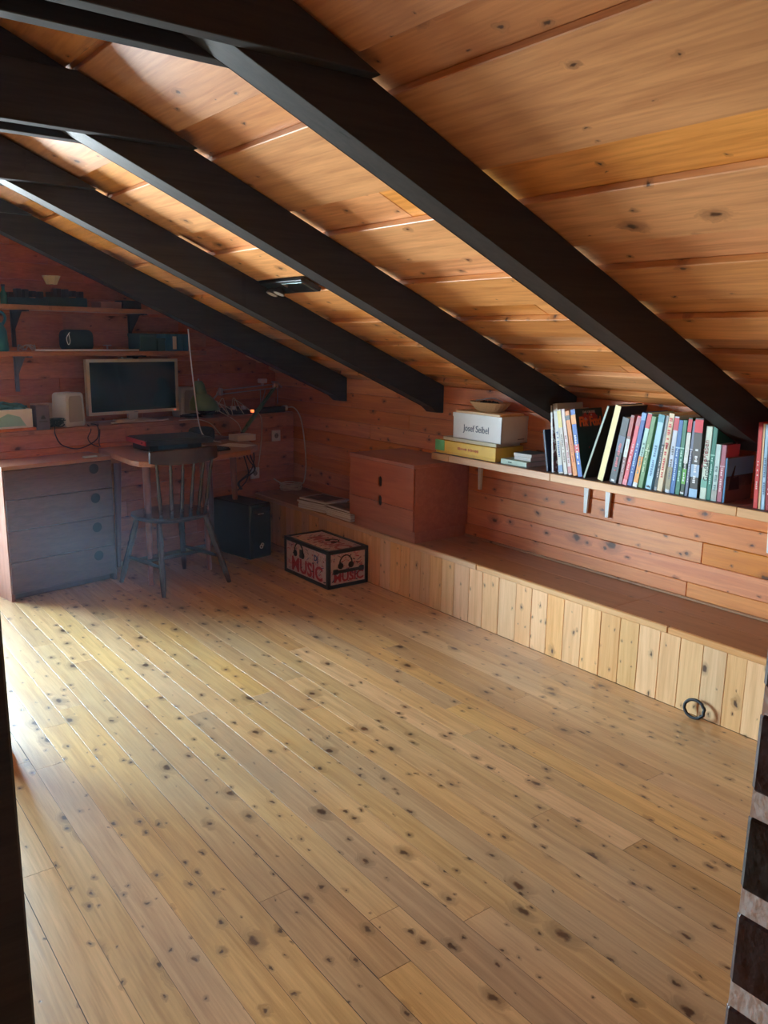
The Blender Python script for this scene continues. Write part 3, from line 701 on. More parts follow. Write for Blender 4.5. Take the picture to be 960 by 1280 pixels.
# ================================================================ DRAWER DESK (its front square to the gable wall)
t = thing('drawer_desk', 'dark wooden four-drawer desk with round finger holes at the left', 'desk', G(-.135, -.285, 0), TH)
W_, D_ = .66, .282
MB().box((.011, D_/2, .377), (.022, D_, .754)).build('side_panel', M['deskside'], t)
m = MB(); m.box((W_-.011, D_/2, .377), (.022, D_, .754)); m.box((W_/2, D_-.006, .40), (W_-.044, .012, .70)); m.box((W_/2, D_/2+.02, .02), (W_-.044, D_-.04, .04))
m.build('body', M['desk'], t)
MB().box((W_/2, D_/2-.004, .765), (W_+.008, D_-.0, .022), bev=.003, seg=2).build('desktop', M['desktop'], t)
for zlo, zhi, hz in ((.588,.752,.712),(.412,.584,.533),(.230,.408,.353),(.045,.226,.176)):
    d = MB().box((W_/2, -.002, (zlo+zhi)/2), (W_-.012, .018, zhi-zlo), bev=.002).build('drawer', M['desk'], t)
    MB().turned((.540, -.0118, hz), (.540, -.0108, hz), [(0,.030),(1,.030)], 28).build('hole_shade_disc', M['hole'], d)  # flat black disc painting the dark of a round hole
o = one(MB().box((0,0,.006), (.085,.030,.010), bev=.003).build('plastic_tag', colm(srgb(186,214,216)), None, G(.40,-.266,.7765), (0,0,TH)), 'small pale rectangular plastic tag on the front edge of the desk', 'tag')

# ================================================================ TABLE in front of the ledge
t = thing('writing_table', 'reddish wooden writing table with a rounded corner and slanting legs, behind the chair', 'table', G(0,0,0), TH)
poly = [(.60,-.004),(.47,-.60),(.475,-.68),(.52,-.735),(.60,-.755),(.95,-.765),(1.27,-.70),(1.45,-.55),(1.53,-.37),(1.63,-.08),(1.62,-.004)]
MB().prism(poly, 'z', .757, .790).build('tabletop', M['desktop'], t, bev=.005)
for (a0,b0),(a1,b1) in (((1.43,-.30),(1.472,-.287)), ((1.04,-.50),(1.058,-.515)), ((.62,-.52),(.60,-.55)), ((1.40,-.06),(1.44,-.04)), ((.70,-.06),(.68,-.04))):
    MB().turned((a1,b1,0), (a0,b0,.757), [(0,.014),(.5,.019),(1,.024)], 14).build('leg', M['leg'], t, smooth=True)
MB().prism([(.62,-.10),(1.45,-.10),(1.45,-.12),(.62,-.12)], 'z', .70, .757).build('apron', M['desktop'], t)

# ================================================================ CHAIR
t = thing('wooden_chair', 'dark spindle-back wooden chair tucked in at the writing table', 'chair', (1.925, 4.70, 0), math.radians(9))
SH = .452
b_ = MB(); n = 40; ring = []
def seat_r(k):
    a = 2*PI*k/n; c_, s_ = math.cos(a), math.sin(a); e_ = 2.7
    return (.215*(1.06 if s_ > 0 else 1)*math.copysign(abs(c_)**(2/e_), c_), .205*math.copysign(abs(s_)**(2/e_), s_))
lv = [(-.034,.86),(-.026,.96),(-.010,1.0),(0,.985),(.001,.93),(-.006,.6),(-.010,.25)]
R = [[b_.bm.verts.new((x*s, y*s, SH+z)) for x, y in (seat_r(k) for k in range(n))] for z, s in lv]
for i in range(len(R)-1):
    for k in range(n): b_.bm.faces.new((R[i][k], R[i][(k+1)%n], R[i+1][(k+1)%n], R[i+1][k]))
b_.bm.faces.new(R[0][::-1]); b_.bm.faces.new(R[-1]); b_.build('seat', M['chair'], t, smooth=True)
LEGP = [(0,.012),(.10,.016),(.30,.019),(.55,.0165),(.60,.020),(.64,.017),(.70,.020),(.9,.017),(1,.014)]
LG = [((-.200,-.215,0),(-.165,-.135,SH-.03)), ((.260,-.215,0),(.155,-.135,SH-.03)), ((-.225,.235,0),(-.15,.135,SH-.03)), ((.225,.235,0),(.15,.135,SH-.03))]
for p0, p1 in LG: MB().turned(p0, p1, LEGP, 14).build('leg', M['chair'], t, smooth=True)
def lp(i, f): return Vector(LG[i][0]).lerp(Vector(LG[i][1]), f)
STP = [(0,.008),(.25,.012),(.5,.014),(.75,.012),(1,.008)]
for a, b, f in ((0,2,.40),(1,3,.40)): MB().turned(lp(a,f), lp(b,f), STP, 10).build('stretcher', M['chair'], t, smooth=True)
MB().turned((lp(0,.4)+lp(2,.4))/2, (lp(1,.4)+lp(3,.4))/2, STP, 10).build('stretcher', M['chair'], t, smooth=True)
SPP = [(0,.0105),(.04,.012),(.08,.009),(.10,.014),(.12,.009),(.15,.014),(.17,.009),(.30,.0125),(.55,.010),(.78,.0085),(.84,.011),(.88,.008),(1,.0085)]
for k in range(6):
    u = (k-2.5)/2.5
    MB().turned((.150*u, -.165-.0+.028*u*u, SH-.004), (.185*u-.035, -.268+.040*u*u, SH+.345), SPP, 12).build('spindle', M['chair'], t, smooth=True)
m = MB(); n = 14; rows = []
for k in range(n+1):
    u = -1+2*k/n; x_ = .222*u-.040; y_ = -.278+.050*u*u; h_ = .045*(1-.25*abs(u)**3); zc_ = SH+.372+.004*u*u
    rows.append([m.bm.verts.new((x_, y_-.010, zc_-h_)), m.bm.verts.new((x_, y_+.010, zc_-h_)), m.bm.verts.new((x_, y_+.008, zc_+h_-.006)), m.bm.verts.new((x_, y_, zc_+h_)), m.bm.verts.new((x_, y_-.010, zc_+h_-.006))])
for i in range(n):
    for k in range(5): m.bm.faces.new((rows[i][k], rows[i][(k+1)%5], rows[i+1][(k+1)%5], rows[i+1][k]))
m.bm.faces.new(rows[0]); m.bm.faces.new(rows[-1][::-1]); m.build('crest_rail', M['chair'], t, smooth=True)

# ================================================================ SHELVES ON THE GABLE WALL
for zt_, a1, lab, brs in ((1.392, 1.508, 'lower wooden wall shelf above the monitor, holding binders', (.245,1.02)), (1.662, 1.14, 'upper wooden wall shelf on the gable wall, holding dark models', (.245,1.04))):
    t = thing('wall_shelf', lab, 'shelf', G(0,0,0), TH)
    MB().box((( -.16+a1)/2, .178, zt_-.014), (a1+.16, .222, .028), bev=.003).build('shelf_board', M['shelf_x'], t)
    for a in brs:
        m = MB(); m.box((a,.282,zt_-.028-.11),(.024,.010,.22)); m.box((a,.18,zt_-.033),(.024,.20,.009)); m.prism([(.277,zt_-.03),(.277,zt_-.16),(.15,zt_-.03)], 'x', a-.003, a+.003)
        m.build('bracket', M['black'] if a > .5 or zt_ > 1.5 else mat('grey_bracket', (.14,.16,.18), .4), t)
def gthing(name, lab, cat, a, b, z, rz=0., group=None): return thing(name, lab, cat, G(a,b,z), TH+rz, group)
# upper shelf
zu = 1.6625
for a0, a1, h_, lab in ((.16,.40,.085,'low dark model standing at the left of the upper shelf'), (.405,.66,.11,'longer dark model with raised parts in the middle of the upper shelf')):
    t = gthing('model', lab, 'model', (a0+a1)/2, .17, zu)
    w_ = a1-a0
    MB().box((0,0,h_*.25), (w_-.004,.09,h_*.5), bev=.006).build('base', M['darkteal'], t)
    m = MB()
    for k in range(5): m.box((-w_/2+.03+k*(w_-.06)/4, 0, h_*.5+.012*(k%2)+.012), (.03,.05,.035+.02*(k%3)), bev=.003)
    m.build('upper_works', M['black'], t)
t = gthing('ribbed_shade', 'small cream ribbed lampshade perched on the dark models of the upper shelf', 'lampshade', .452, .17, zu+.129)
m = MB(); n = 28
R = [[m.bm.verts.new((r*(1+.05*(k%2))*math.cos(2*PI*k/n), r*(1+.05*(k%2))*math.sin(2*PI*k/n), z)) for k in range(n)] for z, r in ((0,.030),(.05,.052),(.052,.048),(.002,.027))]
for i in range(3):
    for k in range(n): m.bm.faces.new((R[i][k], R[i][(k+1)%n], R[i+1][(k+1)%n], R[i+1][k]))
m.build('shade', colm(srgb(226,206,150)), t)
MB().cyl((0,0,0),(0,0,.03),.008).build('socket', M['black'], t)
t = gthing('cardboard_box', 'small flat pinkish box at the right of the upper shelf', 'box', .80, .15, zu)
MB().box((0,0,.018),(.145,.12,.034), bev=.002).build('box_body', colm(srgb(170,120,100)), t); MB().box((0,0,.0345),(.149,.124,.010), bev=.002).build('lid', colm(srgb(176,126,104)), t)
t = gthing('dark_box', 'black box at the right end of the upper shelf, half behind the rafter', 'box', .955, .15, zu)
MB().box((0,0,.026),(.13,.11,.052), bev=.003).build('box_body', M['black'], t)
t = gthing('green_bottle', 'small green bottle at the left end of the upper shelf', 'bottle', .135, .13, zu)
MB().turned((0,0,0),(0,0,.10),[(0,.020),(.6,.020),(.78,.009),(1,.009)],16).build('bottle_body', mat('green_glass',(.03,.16,.13),.15), t, smooth=True); MB().cyl((0,0,.10),(0,0,.112),.011).build('cap', M['black'], t)
# lower shelf
zl = 1.3925
t = gthing('watering_can', 'teal plastic can with a loop handle at the left end of the lower shelf', 'can', .075, .16, zl)
MB().turned((0,0,0),(0,0,.165),[(0,.072),(.05,.076),(.7,.070),(.95,.052),(1,.046)],28).build('can_body', M['teal'], t, smooth=True)
MB().tube([(.045,0,.14),(.072,0,.19),(.052,0,.225),(.01,0,.215),(-.02,0,.165)],.008,10).build('handle', M['teal'], t, smooth=True)
t = gthing('camera_bag', 'rounded dark bag with a pale cord in the middle of the lower shelf', 'bag', .59, .17, zl)
MB().box((0,0,.066),(.19,.13,.132), bev=.036, seg=3).build('bag_body', mat('dark_blue_fabric',(.012,.03,.045),.85,bump=.2,scale=300), t, smooth=True)
MB().tube([(-.075,-.066,.115),(-.10,-.07,.08),(-.092,-.072,.04),(-.078,-.07,.06),(-.085,-.069,.11)],.0022).build('cord', M['white'], t)
m = MB(); m.tube([(0.05*math.cos(2*PI*k/12)+.01*math.sin(5*k), .04*math.sin(2*PI*k/12), .008+.014*(k%3)) for k in range(18)], .004)
one(m.build('cable_tangle', M['metal'], None, G(.26,.14,zl), (0,0,TH)), 'small tangle of grey cable beside the teal can on the lower shelf', 'cable')
o = one(MB().cyl((0,0,.0065),(.70,0,.0065),.006).build('white_rod', M['white'], None, G(.275,.078,zl), (0,0,TH)), 'long thin white rod lying along the front of the lower shelf', 'rod')
t = gthing('small_clamp', 'tiny pale metal clamp standing on the lower shelf behind the rod', 'clamp', .79, .15, zl)
MB().box((0,0,.003),(.05,.03,.006)).box((0,0,.02),(.008,.008,.03)).box((0,0,.036),(.055,.012,.006)).build('clamp_body', M['metal'], t)
for a, w_, h_, lab in ((1.045,.125,.115,'dark teal storage box, wider of the two by the shelf bracket'),(1.145,.060,.085,'small dark box between the teal box and the blue binders')):
    t = gthing('storage_box', lab, 'box', a+.01, .16, zl)
    MB().box((0,0,h_*.45),(w_,.15,h_*.9), bev=.003).build('box_body', M['darkteal'], t); MB().box((0,0,h_*.9),(w_+.004,.154,h_*.2), bev=.003).build('lid', M['darkteal'], t)
for k in range(4):
    lab = ['leftmost blue ring binder on the lower shelf, beside the small dark box','blue ring binder with a white spine label','blue ring binder just right of the labelled one','rightmost blue ring binder on the lower shelf, behind the hanging cord'][k]
    t = gthing('ring_binder', lab, 'binder', 1.212+.046*k, .165, zl, 0, 'blue ring binders on the lower shelf')
    MB().box((0,0,.0575),(.042,.16,.115), bev=.002).build('cover', M['blue'], t)
    if k == 1: MB().box((0,-.0805,.055),(.030,.001,.086)).build('spine_label', M['paper'], t)
MB
# ================================================================ ON THE LEDGE
ZL = .9305
t = gthing('monitor', 'wide flat computer monitor with a cream frame and dark screen', 'monitor', .955, .13, ZL)
w_, h_, zb_ = .678, .358, .052; f_ = .020
m = MB(); zc_ = zb_+h_/2
m.box((0,0,zb_+f_/2),(w_,.035,f_)); m.box((0,0,zb_+h_-f_/2),(w_,.035,f_)); m.box((-w_/2+f_/2,0,zc_),(f_,.035,h_-2*f_)); m.box((w_/2-f_/2,0,zc_),(f_,.035,h_-2*f_))
m.box((0,.012,zc_),(w_-.03,.014,h_-.03)); m.build('bezel', M['cream'], t)
MB().box((0,-.008,zc_),(w_-2*f_,.004,h_-2*f_)).build('screen', M['screen'], t)
MB().box((0,.035,zc_),(.34,.035,.24), bev=.01).build('back_housing', M['cream'], t)
MB().box((0,.03,.04),(.07,.03,.08), bev=.004).build('neck', M['cream'], t)
MB().box((0,0,.006),(.24,.17,.011), bev=.004).build('base_plate', M['cream'], t)
MB().box((.0,-.0182,zb_+.010),(.03,.001,.004)).build('badge', colm((.2,.2,.2)), t)
MB().box((w_/2-.035,-.0182,zb_+.010),(.010,.001,.005)).build('power_light', M['lampred'], t)
t = gthing('webcam', 'tiny webcam resting on the top edge of the monitor', 'webcam', .875, .13, ZL+.4105)
MB().box((.03,0,.004),(.10,.022,.007), bev=.002).build('mount', M['metal'], t); MB().cyl((0,-.016,.006),(0,.0,.006),.006).build('lens', M['white'], t)
def speaker(a, b, rz, lab):
    t = gthing('computer_speaker', lab, 'speaker', a, b, ZL, rz, 'pale computer speakers either side of the monitor')
    m = MB(); m.prism([(-.075,.0),(.075,.0),(.082,.02),(.072,.195),(.058,.21),(-.058,.21),(-.072,.195),(-.082,.02)], 'y', -.055, .065); m.build('housing', mat('pale_grey_plastic',(.60,.62,.58),.4,var=.03), t, bev=.008, smooth=True)
    m = MB(); m.prism([(-.055,.03),(.055,.03),(.058,.05),(.052,.17),(.042,.19),(-.042,.19),(-.052,.17),(-.058,.05)], 'y', -.0580, -.0552); m.build('cloth_grille', M['greycloth'], t)
    return t
speaker(.475, .10, .30, 'pale grey speaker left of the monitor, turned slightly'); speaker(1.395, .17, 0., 'pale grey speaker right of the monitor, behind the green lamp')
# keyboard lying under the monitor
t = gthing('keyboard', 'cream computer keyboard lying on the ledge under the monitor', 'keyboard', .96, -.0, ZL)
t.location = G(1.0, .055, ZL+.0125); t.location = G(.985, .052, ZL)
bpy.data.objects.remove(t)
t = gthing('white_cable_bundle', 'pale cable bundle on the ledge at the foot of the monitor', 'cable', .80, .03, ZL)
m = MB()
for k in range(4): m.tube([(-.08+.03*k,.0+.005*k,.006),(-.02,.012*k-.01,.010+.004*k),(.10,.01*k-.01,.006),(.30+.02*k,.01*k-.015,.006)], .0045)
m.build('cords', M['cream'], t)
# left pile
t = gthing('orange_folder', 'flat orange folder under the white box at the left edge', 'folder', .085, .105, ZL)
MB().box((0,0,.009),(.262,.195,.017), bev=.002).build('cover', colm(srgb(224,128,70)), t)
t = gthing('open_box', 'white box with a teal crumpled bag on top at the left edge of the ledge', 'box', .075, .105, ZL+.018)
m = MB(); m.box((0,0,.002),(.25,.18,.004))
for c_, d_ in (((0,-.088,.055),(.25,.004,.11)),((0,.088,.055),(.25,.004,.11)),((-.123,0,.055),(.004,.18,.11)),((.123,0,.055),(.004,.18,.11))): m.box(c_, d_)
m.build('box_body', M['white'], t)
MB().prism([(-.09,.0),(.085,.0),(.05,.055),(-.02,.075),(-.10,.04)], 'y', -.0915, -.0902).build('printed_panel', colm(srgb(150,200,200)), t, (0,0,.012))
m = MB(); m.bm.free(); m.bm = bmesh.new(); bmesh.ops.create_icosphere(m.bm, subdivisions=3, radius=1)
rs = random.Random(3)
for v in m.bm.verts:
    k = 1+.28*math.sin(7*v.co.x+3*v.co.y)*math.cos(9*v.co.z+2*v.co.y)+.12*rs.random(); v.co = Vector((v.co.x*.105*k, v.co.y*.062*k, max(-.02, v.co.z*.042*k)))
one(m.build('crumpled_bag', mat('teal_film',(.07,.28,.32),.25,coat=.5), None, G(.10,.10,ZL+.120), (0,0,TH)), 'crumpled teal plastic bag in the open white box', 'bag')
t = gthing('mauve_box', 'upright dark mauve box with a small dark emblem, beside the white open box', 'box', .262, .045, ZL, -.12)
MB().box((0,0,.072),(.078,.10,.144), bev=.002).build('box_body', M['darkbox'], t)
MB().prism([(-.014,.065),(.016,.065),(.004,.090),(.0,.080),(-.004,.09)], 'y', -.0512,-.0501).build('emblem', M['hole'], t); MB().box((0,-.0506,.050),(.050,.001,.004)).build('emblem', M['hole'], t)
t = gthing('cardboard_box', 'pale cardboard box behind the mauve box on the ledge', 'box', .36, .21, ZL)
MB().box((0,0,.07),(.12,.09,.14), bev=.002).build('box_body', colm(srgb(196,176,158)), t)
m = MB(); rs = random.Random(5)
for k in range(7):
    m.tube([(rs.uniform(-.05,.05), rs.uniform(-.03,.03), .006+rs.uniform(0,.05)) for j in range(7)], .0032)
one(m.build('cable_heap', M['darkteal'], None, G(.365,.045,ZL+.003), (0,0,TH)), 'heap of dark teal cables between the mauve box and the left speaker', 'cable')
m = MB()
m.tube([G(.325,-.004,ZL+.015), G(.32,-.012,.90), G(.36,-.013,.83), G(.47,-.016,.800), G(.59,-.016,.85), G(.60,-.014,.93), G(.58,.03,ZL+.012)], .0035)
m.tube([G(.55,.02,ZL+.01), G(.555,-.012,.91), G(.53,-.014,.86), G(.555,-.014,.82), G(.60,-.012,.80)], .003)
m.tube([G(.62,.02,ZL+.01), G(.615,-.012,.90), G(.605,-.012,.83), G(.61,-.014,.797)], .003)
one(m.build('hanging_cables', M['blackcable'], None), 'black cables looping down from the ledge over the desk', 'cable')
# power strips and tangle right of the monitor
t = gthing('power_strip', 'black multi-socket power strip at the right end of the ledge', 'power strip', 2.07, .045, ZL, .0)
MB().box((0,0,.021),(.26,.05,.040), bev=.006).build('strip_body', M['black'], t)
for k in range(5): MB().cyl((-.10+.045*k,0,.0415),(-.10+.045*k,0,.0425),.017).build('socket', M['hole'], t)
MB().box((.143,0,.028),(.028,.040,.040), bev=.005).build('plug', M['cream'], t)
t = gthing('power_strip', 'cluttered power strip with a glowing red switch on the ledge', 'power strip', 1.80, .075, ZL, -.25)
MB().box((0,0,.018),(.28,.05,.034), bev=.006).build('strip_body', M['black'], t)
MB().box((.085,-.0262,.022),(.026,.003,.020)).build('switch', M['lampred'], t)
for k in range(4): MB().box((-.10+.042*k,.0,.048),(.030,.034,.026), bev=.004).build('plug', M['white'] if k % 2 else M['black'], t)
m = MB(); rs = random.Random(11)
for k in range(5):
    a0 = rs.uniform(1.55,1.9); m.tube([G(a0,.06,ZL+.03), G(a0+rs.uniform(-.05,.05),.04,ZL+.09+rs.uniform(0,.04)), G(a0+rs.uniform(0,.1),.02,ZL+.05), G(a0+rs.uniform(.0,.12),-.006,ZL+.01)], .0028)
m.tube([G(1.55,.03,ZL+.05), G(1.66,-.014,ZL-.02), G(1.72,-.012,.86), G(1.735,-.015,.80)], .003)
m.tube([G(1.905,.0,ZL+.01), G(1.925,-.014,.90), G(1.93,-.014,.80), G(1.90,-.016,.60), G(1.87,-.02,.50)], .0033)
one(m.build('lead_tangle', M['cable'], None), 'tangle of pale leads around the power strips on the ledge', 'cable')
m = MB(); rs = random.Random(21)
for k in range(5): m.tube([(rs.uniform(-.12,.12), rs.uniform(-.05,.05), .006+rs.uniform(0,.035)) for j in range(8)], .0045)
m.box((-.03,0,.022),(.10,.06,.04), bev=.01)
one(m.build('adapter_heap', M['black'], None, G(1.56,.12,ZL+.005), (0,0,TH)), 'heap of black adapters and cables right of the green lampshade', 'cable')
m = MB(); rs = random.Random(31)
for k in range(4): m.tube([(rs.uniform(-.09,.09), rs.uniform(-.03,.03), .006+rs.uniform(0,.02)) for j in range(7)], .004)
m.box((.02,0,.013),(.09,.05,.024), bev=.006)
one(m.build('adapter_heap', M['black'], None, G(1.33,.05,ZL+.003), (0,0,TH)), 'flat heap of black adapters below the right speaker', 'cable')

# green architect lamp
t = gthing('desk_lamp', 'green jointed desk lamp with a conical shade, reaching over the writing table', 'lamp', 0, 0, 0)
t.location = G(0,0,0)
MB().cyl((1.63,-.16,.7905),(1.63,-.16,.806),.055,.050,24).cyl((1.63,-.16,.806),(1.63,-.16,.83),.012).build('base', M['black'], t)
m = MB()
for s in (-.011,.011): m.tube([(1.63,-.16+s,.825),(2.054,-.03+s,1.135)], .0065, 8, False, 1)
m.box((1.79,-.11,.942),(.26,.030,.020),(0,-.62,.3), .004); m.build('lower_arm', M['green'], t)
m = MB()
for z_ in (0,.028): m.tube([(2.054,-.03,1.150-z_),(1.49,-.09,1.125-z_)], .0042, 8, False, 1)
m.build('upper_arm', M['metal'], t)
m = MB(); m.box((2.054,-.03,1.138),(.045,.035,.045), bev=.008); m.tube([(2.02,-.03,1.165),(2.07,-.03,1.160),(2.115,-.03,1.125)], .008, 8, False, 3)
m.build('joint', M['metal'], t)
m = MB(); m.box((1.50,-.09,1.115),(.03,.03,.05), bev=.005); m.tube([(1.50,-.09,1.14),(1.47,-.09,1.10)], .008, 8, False, 1); m.build('joint', M['metal'], t)
m = MB(); m.tube([(2.07,-.03,1.12),(2.10,.0,1.00)], .003, 8, False, 1); m.tube([(1.95,-.04,1.12),(1.89,-.06,1.0)], .003, 8, False, 1); m.tube([(1.90,-.04,1.12),(1.885,-.06,1.0)], .003, 8, False, 1); m.build('spring', M['metal'], t)
MB().box((1.916,-.045,1.178),(.060,.045,.032), bev=.004).build('weight', M['white'], t)
MB().cyl((1.916,-.045,1.14),(1.916,-.045,1.162),.012).build('clip', M['metal'], t)
m = MB(); n = 32; prof = [(0,.108),(.055,.092),(.095,.062),(.110,.040),(.180,.034),(.196,.024),(.197,.001)]; c_ = Vector((1.355,-.10,1.000))
R = [[m.bm.verts.new(c_+Vector((r*math.cos(2*PI*k/n)+.0+z*(-.22), r*math.sin(2*PI*k/n), z))) for k in range(n)] for z, r in prof]
for i in range(len(R)-1):
    for k in range(n): m.bm.faces.new((R[i][k], R[i][(k+1)%n], R[i+1][(k+1)%n], R[i+1][k]))
sh_ = m.build('lamp_shade', M['green'], t, smooth=True); md = sh_.modifiers.new('s', 'SOLIDIFY'); md.thickness = .002
MB().cyl((1.312,-.10,1.197),(1.311,-.10,1.211),.005).build('knob', M['metal'], t)
MB().tube([(1.42,-.10,1.06),(1.46,-.095,1.09),(1.49,-.09,1.115)], .006).build('bracket', M['metal'], t)

# ================================================================ ON THE WRITING TABLE
ZT = .7905
t = gthing('flat_case', 'flat black case with a bright red end lying on the left of the writing table', 'case', .885, -.33, ZT+.0455, -.20)
MB().box((.03,0,.016),(.44,.34,.030), bev=.003).build('case_body', M['black'], t)
MB().box((.03,0,.0335),(.42,.32,.005), bev=.002).build('lid', mat('slate_lid',(.03,.045,.05),.4), t)
MB().box((-.193,-.00,.017),(.006,.335,.028), bev=.001).build('end_panel', M['red'], t)
MB().box((-.1965,-.115,.017),(.002,.012,.010)).build('slot', M['hole'], t)
t = gthing('equipment_box', 'low black equipment box under the flat black case on the table', 'box', .93, -.28, ZT, -.12)
MB().box((0,0,.0225),(.36,.24,.044), bev=.003).build('box_body', M['black'], t); MB().box((-.02,-.1205,.022),(.20,.003,.022)).build('front_plate', M['darkteal'], t)
t = gthing('keyboard', 'black keyboard lying in front of the flat black case on the table', 'keyboard', .93, -.585, ZT, .0)
MB().box((0,0,.008),(.44,.13,.014), bev=.003).build('key_tray', M['black'], t)
m = MB()
for r_ in range(5):
    for c2 in range(17): m.box((-.205+c2*.0255, -.05+.024*r_, .0175), (.020,.019,.006), bev=.0015)
kk = m.build('keys', colm((.02,.03,.035)), t); kk['kind'] = 'stuff'
for a, b, rz, w_, l_, lab in ((1.10,-.33,-.15,.15,.21,'loose white sheet behind the keyboard, beside the flat case'), (1.33,-.48,.35,.15,.21,'loose white sheet near the right front edge of the writing table')):
    one(MB().box((0,0,.0008),(w_,l_,.001)).build('paper_sheet', M['paper'], None, G(a,b,ZT+.0005), (0,0,TH+rz)), lab, 'paper')
t = gthing('white_box', 'small white plastic box on the right of the writing table', 'box', 1.53, -.285, ZT, -.1)
MB().box((0,0,.020),(.15,.115,.038), bev=.003).build('box_body', M['white'], t); MB().box((0,0,.0405),(.152,.117,.003), bev=.001).build('lid', M['white'], t)
t = gthing('pouch', 'soft black camera pouch in the middle of the writing table', 'pouch', 1.26, -.19, ZT, 0)
MB().box((0,0,.052),(.17,.11,.104), bev=.034, seg=3).build('pouch_body', mat('black_fabric',(.010,.011,.013),.9,bump=.2,scale=300), t, smooth=True); MB().tube([(-.06,-.04,.09),(-.02,-.062,.05),(.05,-.05,.095)],.004).build('strap', M['blackcable'], t)
for k, (a, w_) in enumerate(((.99,.065),(1.075,.055),(1.145,.05))):
    t = gthing('small_device', ['pale-ended small black device at the left of the row by the ledge','middle small black device of the row by the ledge','small dark device next to the black pouch'][k], 'device', a, -.075, ZT, .1)
    MB().box((0,0,.028),(w_,.05,.055), bev=.010, seg=2).build('device_body', M['black'], t, smooth=True); MB().cyl((-w_*.5,-.0,.03),(-w_*.42,0,.03),.018).build('cap', M['cream'] if k == 0 else M['metal'], t)
t = gthing('pinkish_case', 'flat pinkish grey case between the black pouch and the small white box', 'case', 1.42, -.13, ZT, .15)
MB().box((0,0,.010),(.17,.11,.019), bev=.007, seg=2).build('case_body', mat('pinkish_grey',(.30,.20,.20),.4), t, smooth=True)
m = MB()
m.tube([G(1.20,-.02,ZL-.0), G(1.36,-.02,.925), G(1.45,-.04,.89), G(1.485,-.08,.83), G(1.487,-.10,ZT+.026)], .003)
m.tube([G(1.44,-.02,.86), G(1.415,-.05,.85), G(1.44,-.08,.82), G(1.462,-.10,ZT+.024)], .0026)
one(m.build('thin_leads', M['cable'], None), 'two thin pale leads drooping from the ledge onto the pinkish case', 'cable')
m = MB(); m.tube([G(1.062,-.36,zb(G(1.062,-.36,0).x)-.01), G(1.078,-.35,1.40), G(1.098,-.34,1.25), G(1.118,-.33,1.12), G(1.150,-.31,.97), G(1.19,-.29,.87), G(1.235,-.29,.83), G(1.27,-.30,.81), G(1.33,-.31,ZT+.006)], .0042)
one(m.build('white_cable', M['white'], None, smooth=True), 'white cord hanging from the farthest rafter down to the writing table', 'cord')

# sockets, computer under the table
for a, z, b, lab in ((2.075,.757,-.0,'white wall socket below the power strip at the right of the gable wall'), (1.862,.49,0,'white wall socket low under the writing table, with leads hanging over it')):
    t = gthing('wall_socket', lab, 'socket', a, b-.0055, z)
    MB().box((0,0,0),(.084,.010,.084), bev=.003).build('cover_plate', M['white'], t); MB().cyl((0,-.0045,0),(0,-.0062,0),.020).build('socket_recess', colm((.25,.24,.22)), t)
    m = MB(); m.cyl((-.009,-.006,0),(-.009,-.0072,0),.0028); m.cyl((.009,-.006,0),(.009,-.0072,0),.0028); m.build('contacts', M['hole'], t)
t = gthing('computer_tower', 'black computer tower standing on the floor under the right of the writing table', 'computer', 1.475, -.33, 0)
MB().box((0,0,.195),(.185,.40,.38), bev=.006).build('casing', M['black'], t)
MB().box((0,-.204,.195),(.178,.010,.37), bev=.004).build('front_panel', mat('glossy_black',(.008,.010,.014),.15), t)
MB().box((0,-.210,.34),(.145,.003,.035), bev=.001).build('disc_drive', M['black'], t)
MB().box((0,-.2095,.315),(.05,.002,.008)).build('power_button', M['metal'], t)
m = MB(); m.tube([(.012*math.cos(2*PI*k/12)+.0, -.2105, .085+.012*math.sin(2*PI*k/12)) for k in range(12)], .003, 6, True, 1); m.tube([(.010+.010*math.cos(2*PI*k/12), -.2105, .098+.010*math.sin(2*PI*k/12)) for k in range(12)], .003, 6, True, 1); m.build('badge', M['white'], t)
m = MB(); rs = random.Random(9)
for k in range(4): m.tube([G(1.72+.03*k,-.02,.74), G(1.74+.03*k,-.04,.62), G(1.70+rs.uniform(0,.14),-.05,.52), G(1.66+rs.uniform(0,.2),-.06,.45), G(1.62+rs.uniform(0,.1),-.09,.40)], .0045)
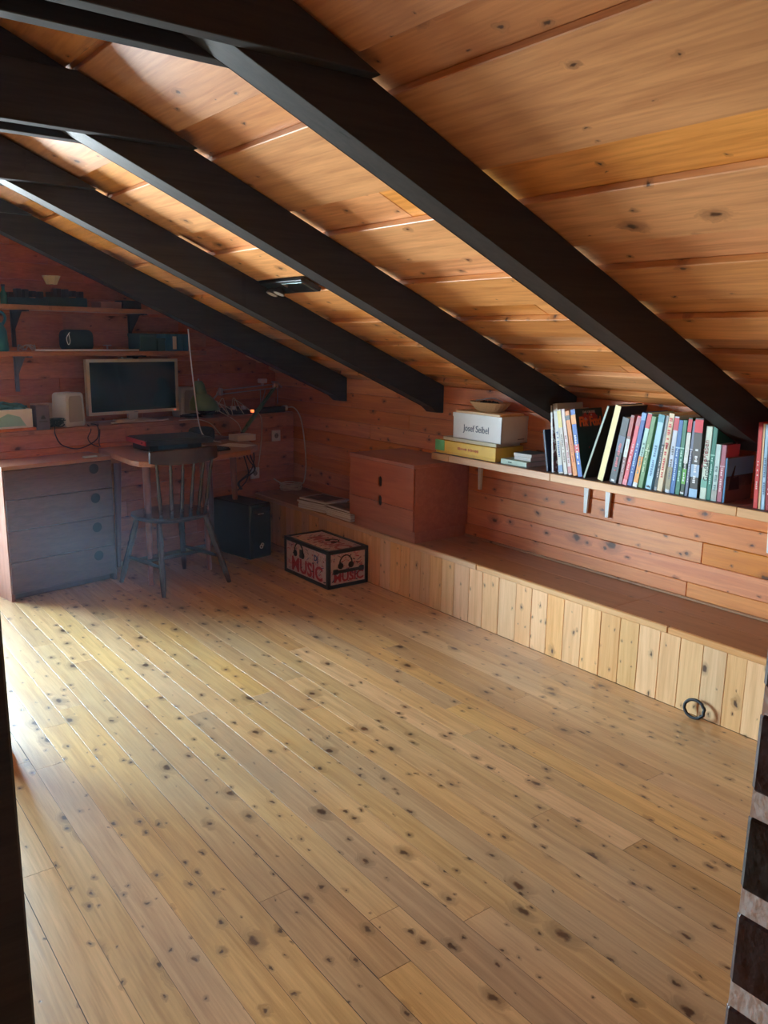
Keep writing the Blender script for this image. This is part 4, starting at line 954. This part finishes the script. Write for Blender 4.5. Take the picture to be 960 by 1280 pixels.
one(m.build('cable_bunch', M['blackcable'], None), 'bunch of dark cables hanging under the table above the computer tower', 'cable')

# ceiling spotlight set in the recess between boards
t = thing('ceiling_spotlight', 'dark recessed metal light fitting with two small reflectors between the ceiling boards', 'light fitting', (2.135, 3.66, zt(2.135)-.012), 0)
t.rotation_euler = (0, PHI, 0)
MB().box((0,0,.010),(.118,.46,.020), bev=.003).build('housing', M['black'], t)
MB().box((0,-.12,-.002),(.085,.19,.004), bev=.001).build('reflector_plate', mat('pale_mirror',(.55,.70,.72),.18,metal=1.), t)
for k, y in enumerate((.05,.12)):
    MB().turned((0,y,.0),(0,y,-.030),[(0,.016),(.5,.026),(1,.030)],18).build('reflector', M['metal'], t, smooth=True); MB().cyl((0,y,-.030),(0,y,-.0315),.024).build('lens', M['white'], t)

# added haze standing in for lens flare: thin everywhere, thicker before the desk
hm, hn, hb = newmat('flare_haze'); hn.nodes.remove(hb)
hv = N(hn, 'ShaderNodeVolumeScatter'); hv.inputs['Color'].default_value = (.62,.82,1,1); hv.inputs['Anisotropy'].default_value = .35
hg = N(hn, 'ShaderNodeNewGeometry'); hs_ = N(hn, 'ShaderNodeVectorMath', operation='SUBTRACT'); L(hn, hg.outputs['Position'], hs_.inputs[0]); hs_.inputs[1].default_value = (1.35, 4.10, .45)
hk = N(hn, 'ShaderNodeVectorMath', operation='MULTIPLY'); L(hn, hs_.outputs[0], hk.inputs[0]); hk.inputs[1].default_value = (1.35, 1.0, 2.0)
hl = N(hn, 'ShaderNodeVectorMath', operation='LENGTH'); L(hn, hk.outputs[0], hl.inputs[0])
L(hn, smooth(hn, hl.outputs['Value'], .0, 1.0, .042, .0018), hv.inputs['Density'])
L(hn, hv.outputs[0], hn.nodes['Material Output'].inputs['Volume'])
hz = MB().prism([(-3.2,.02),(3.2,.02),(3.2,1.20),(0,2.60),(-3.2,1.20)], 'y', -1.5, 5.6).build('haze', hm, None)
hz['kind'] = 'stuff'; hz['label'] = 'faint bluish haze added in place of lens flare, thickest before the desk and chair'; hz['category'] = 'haze'
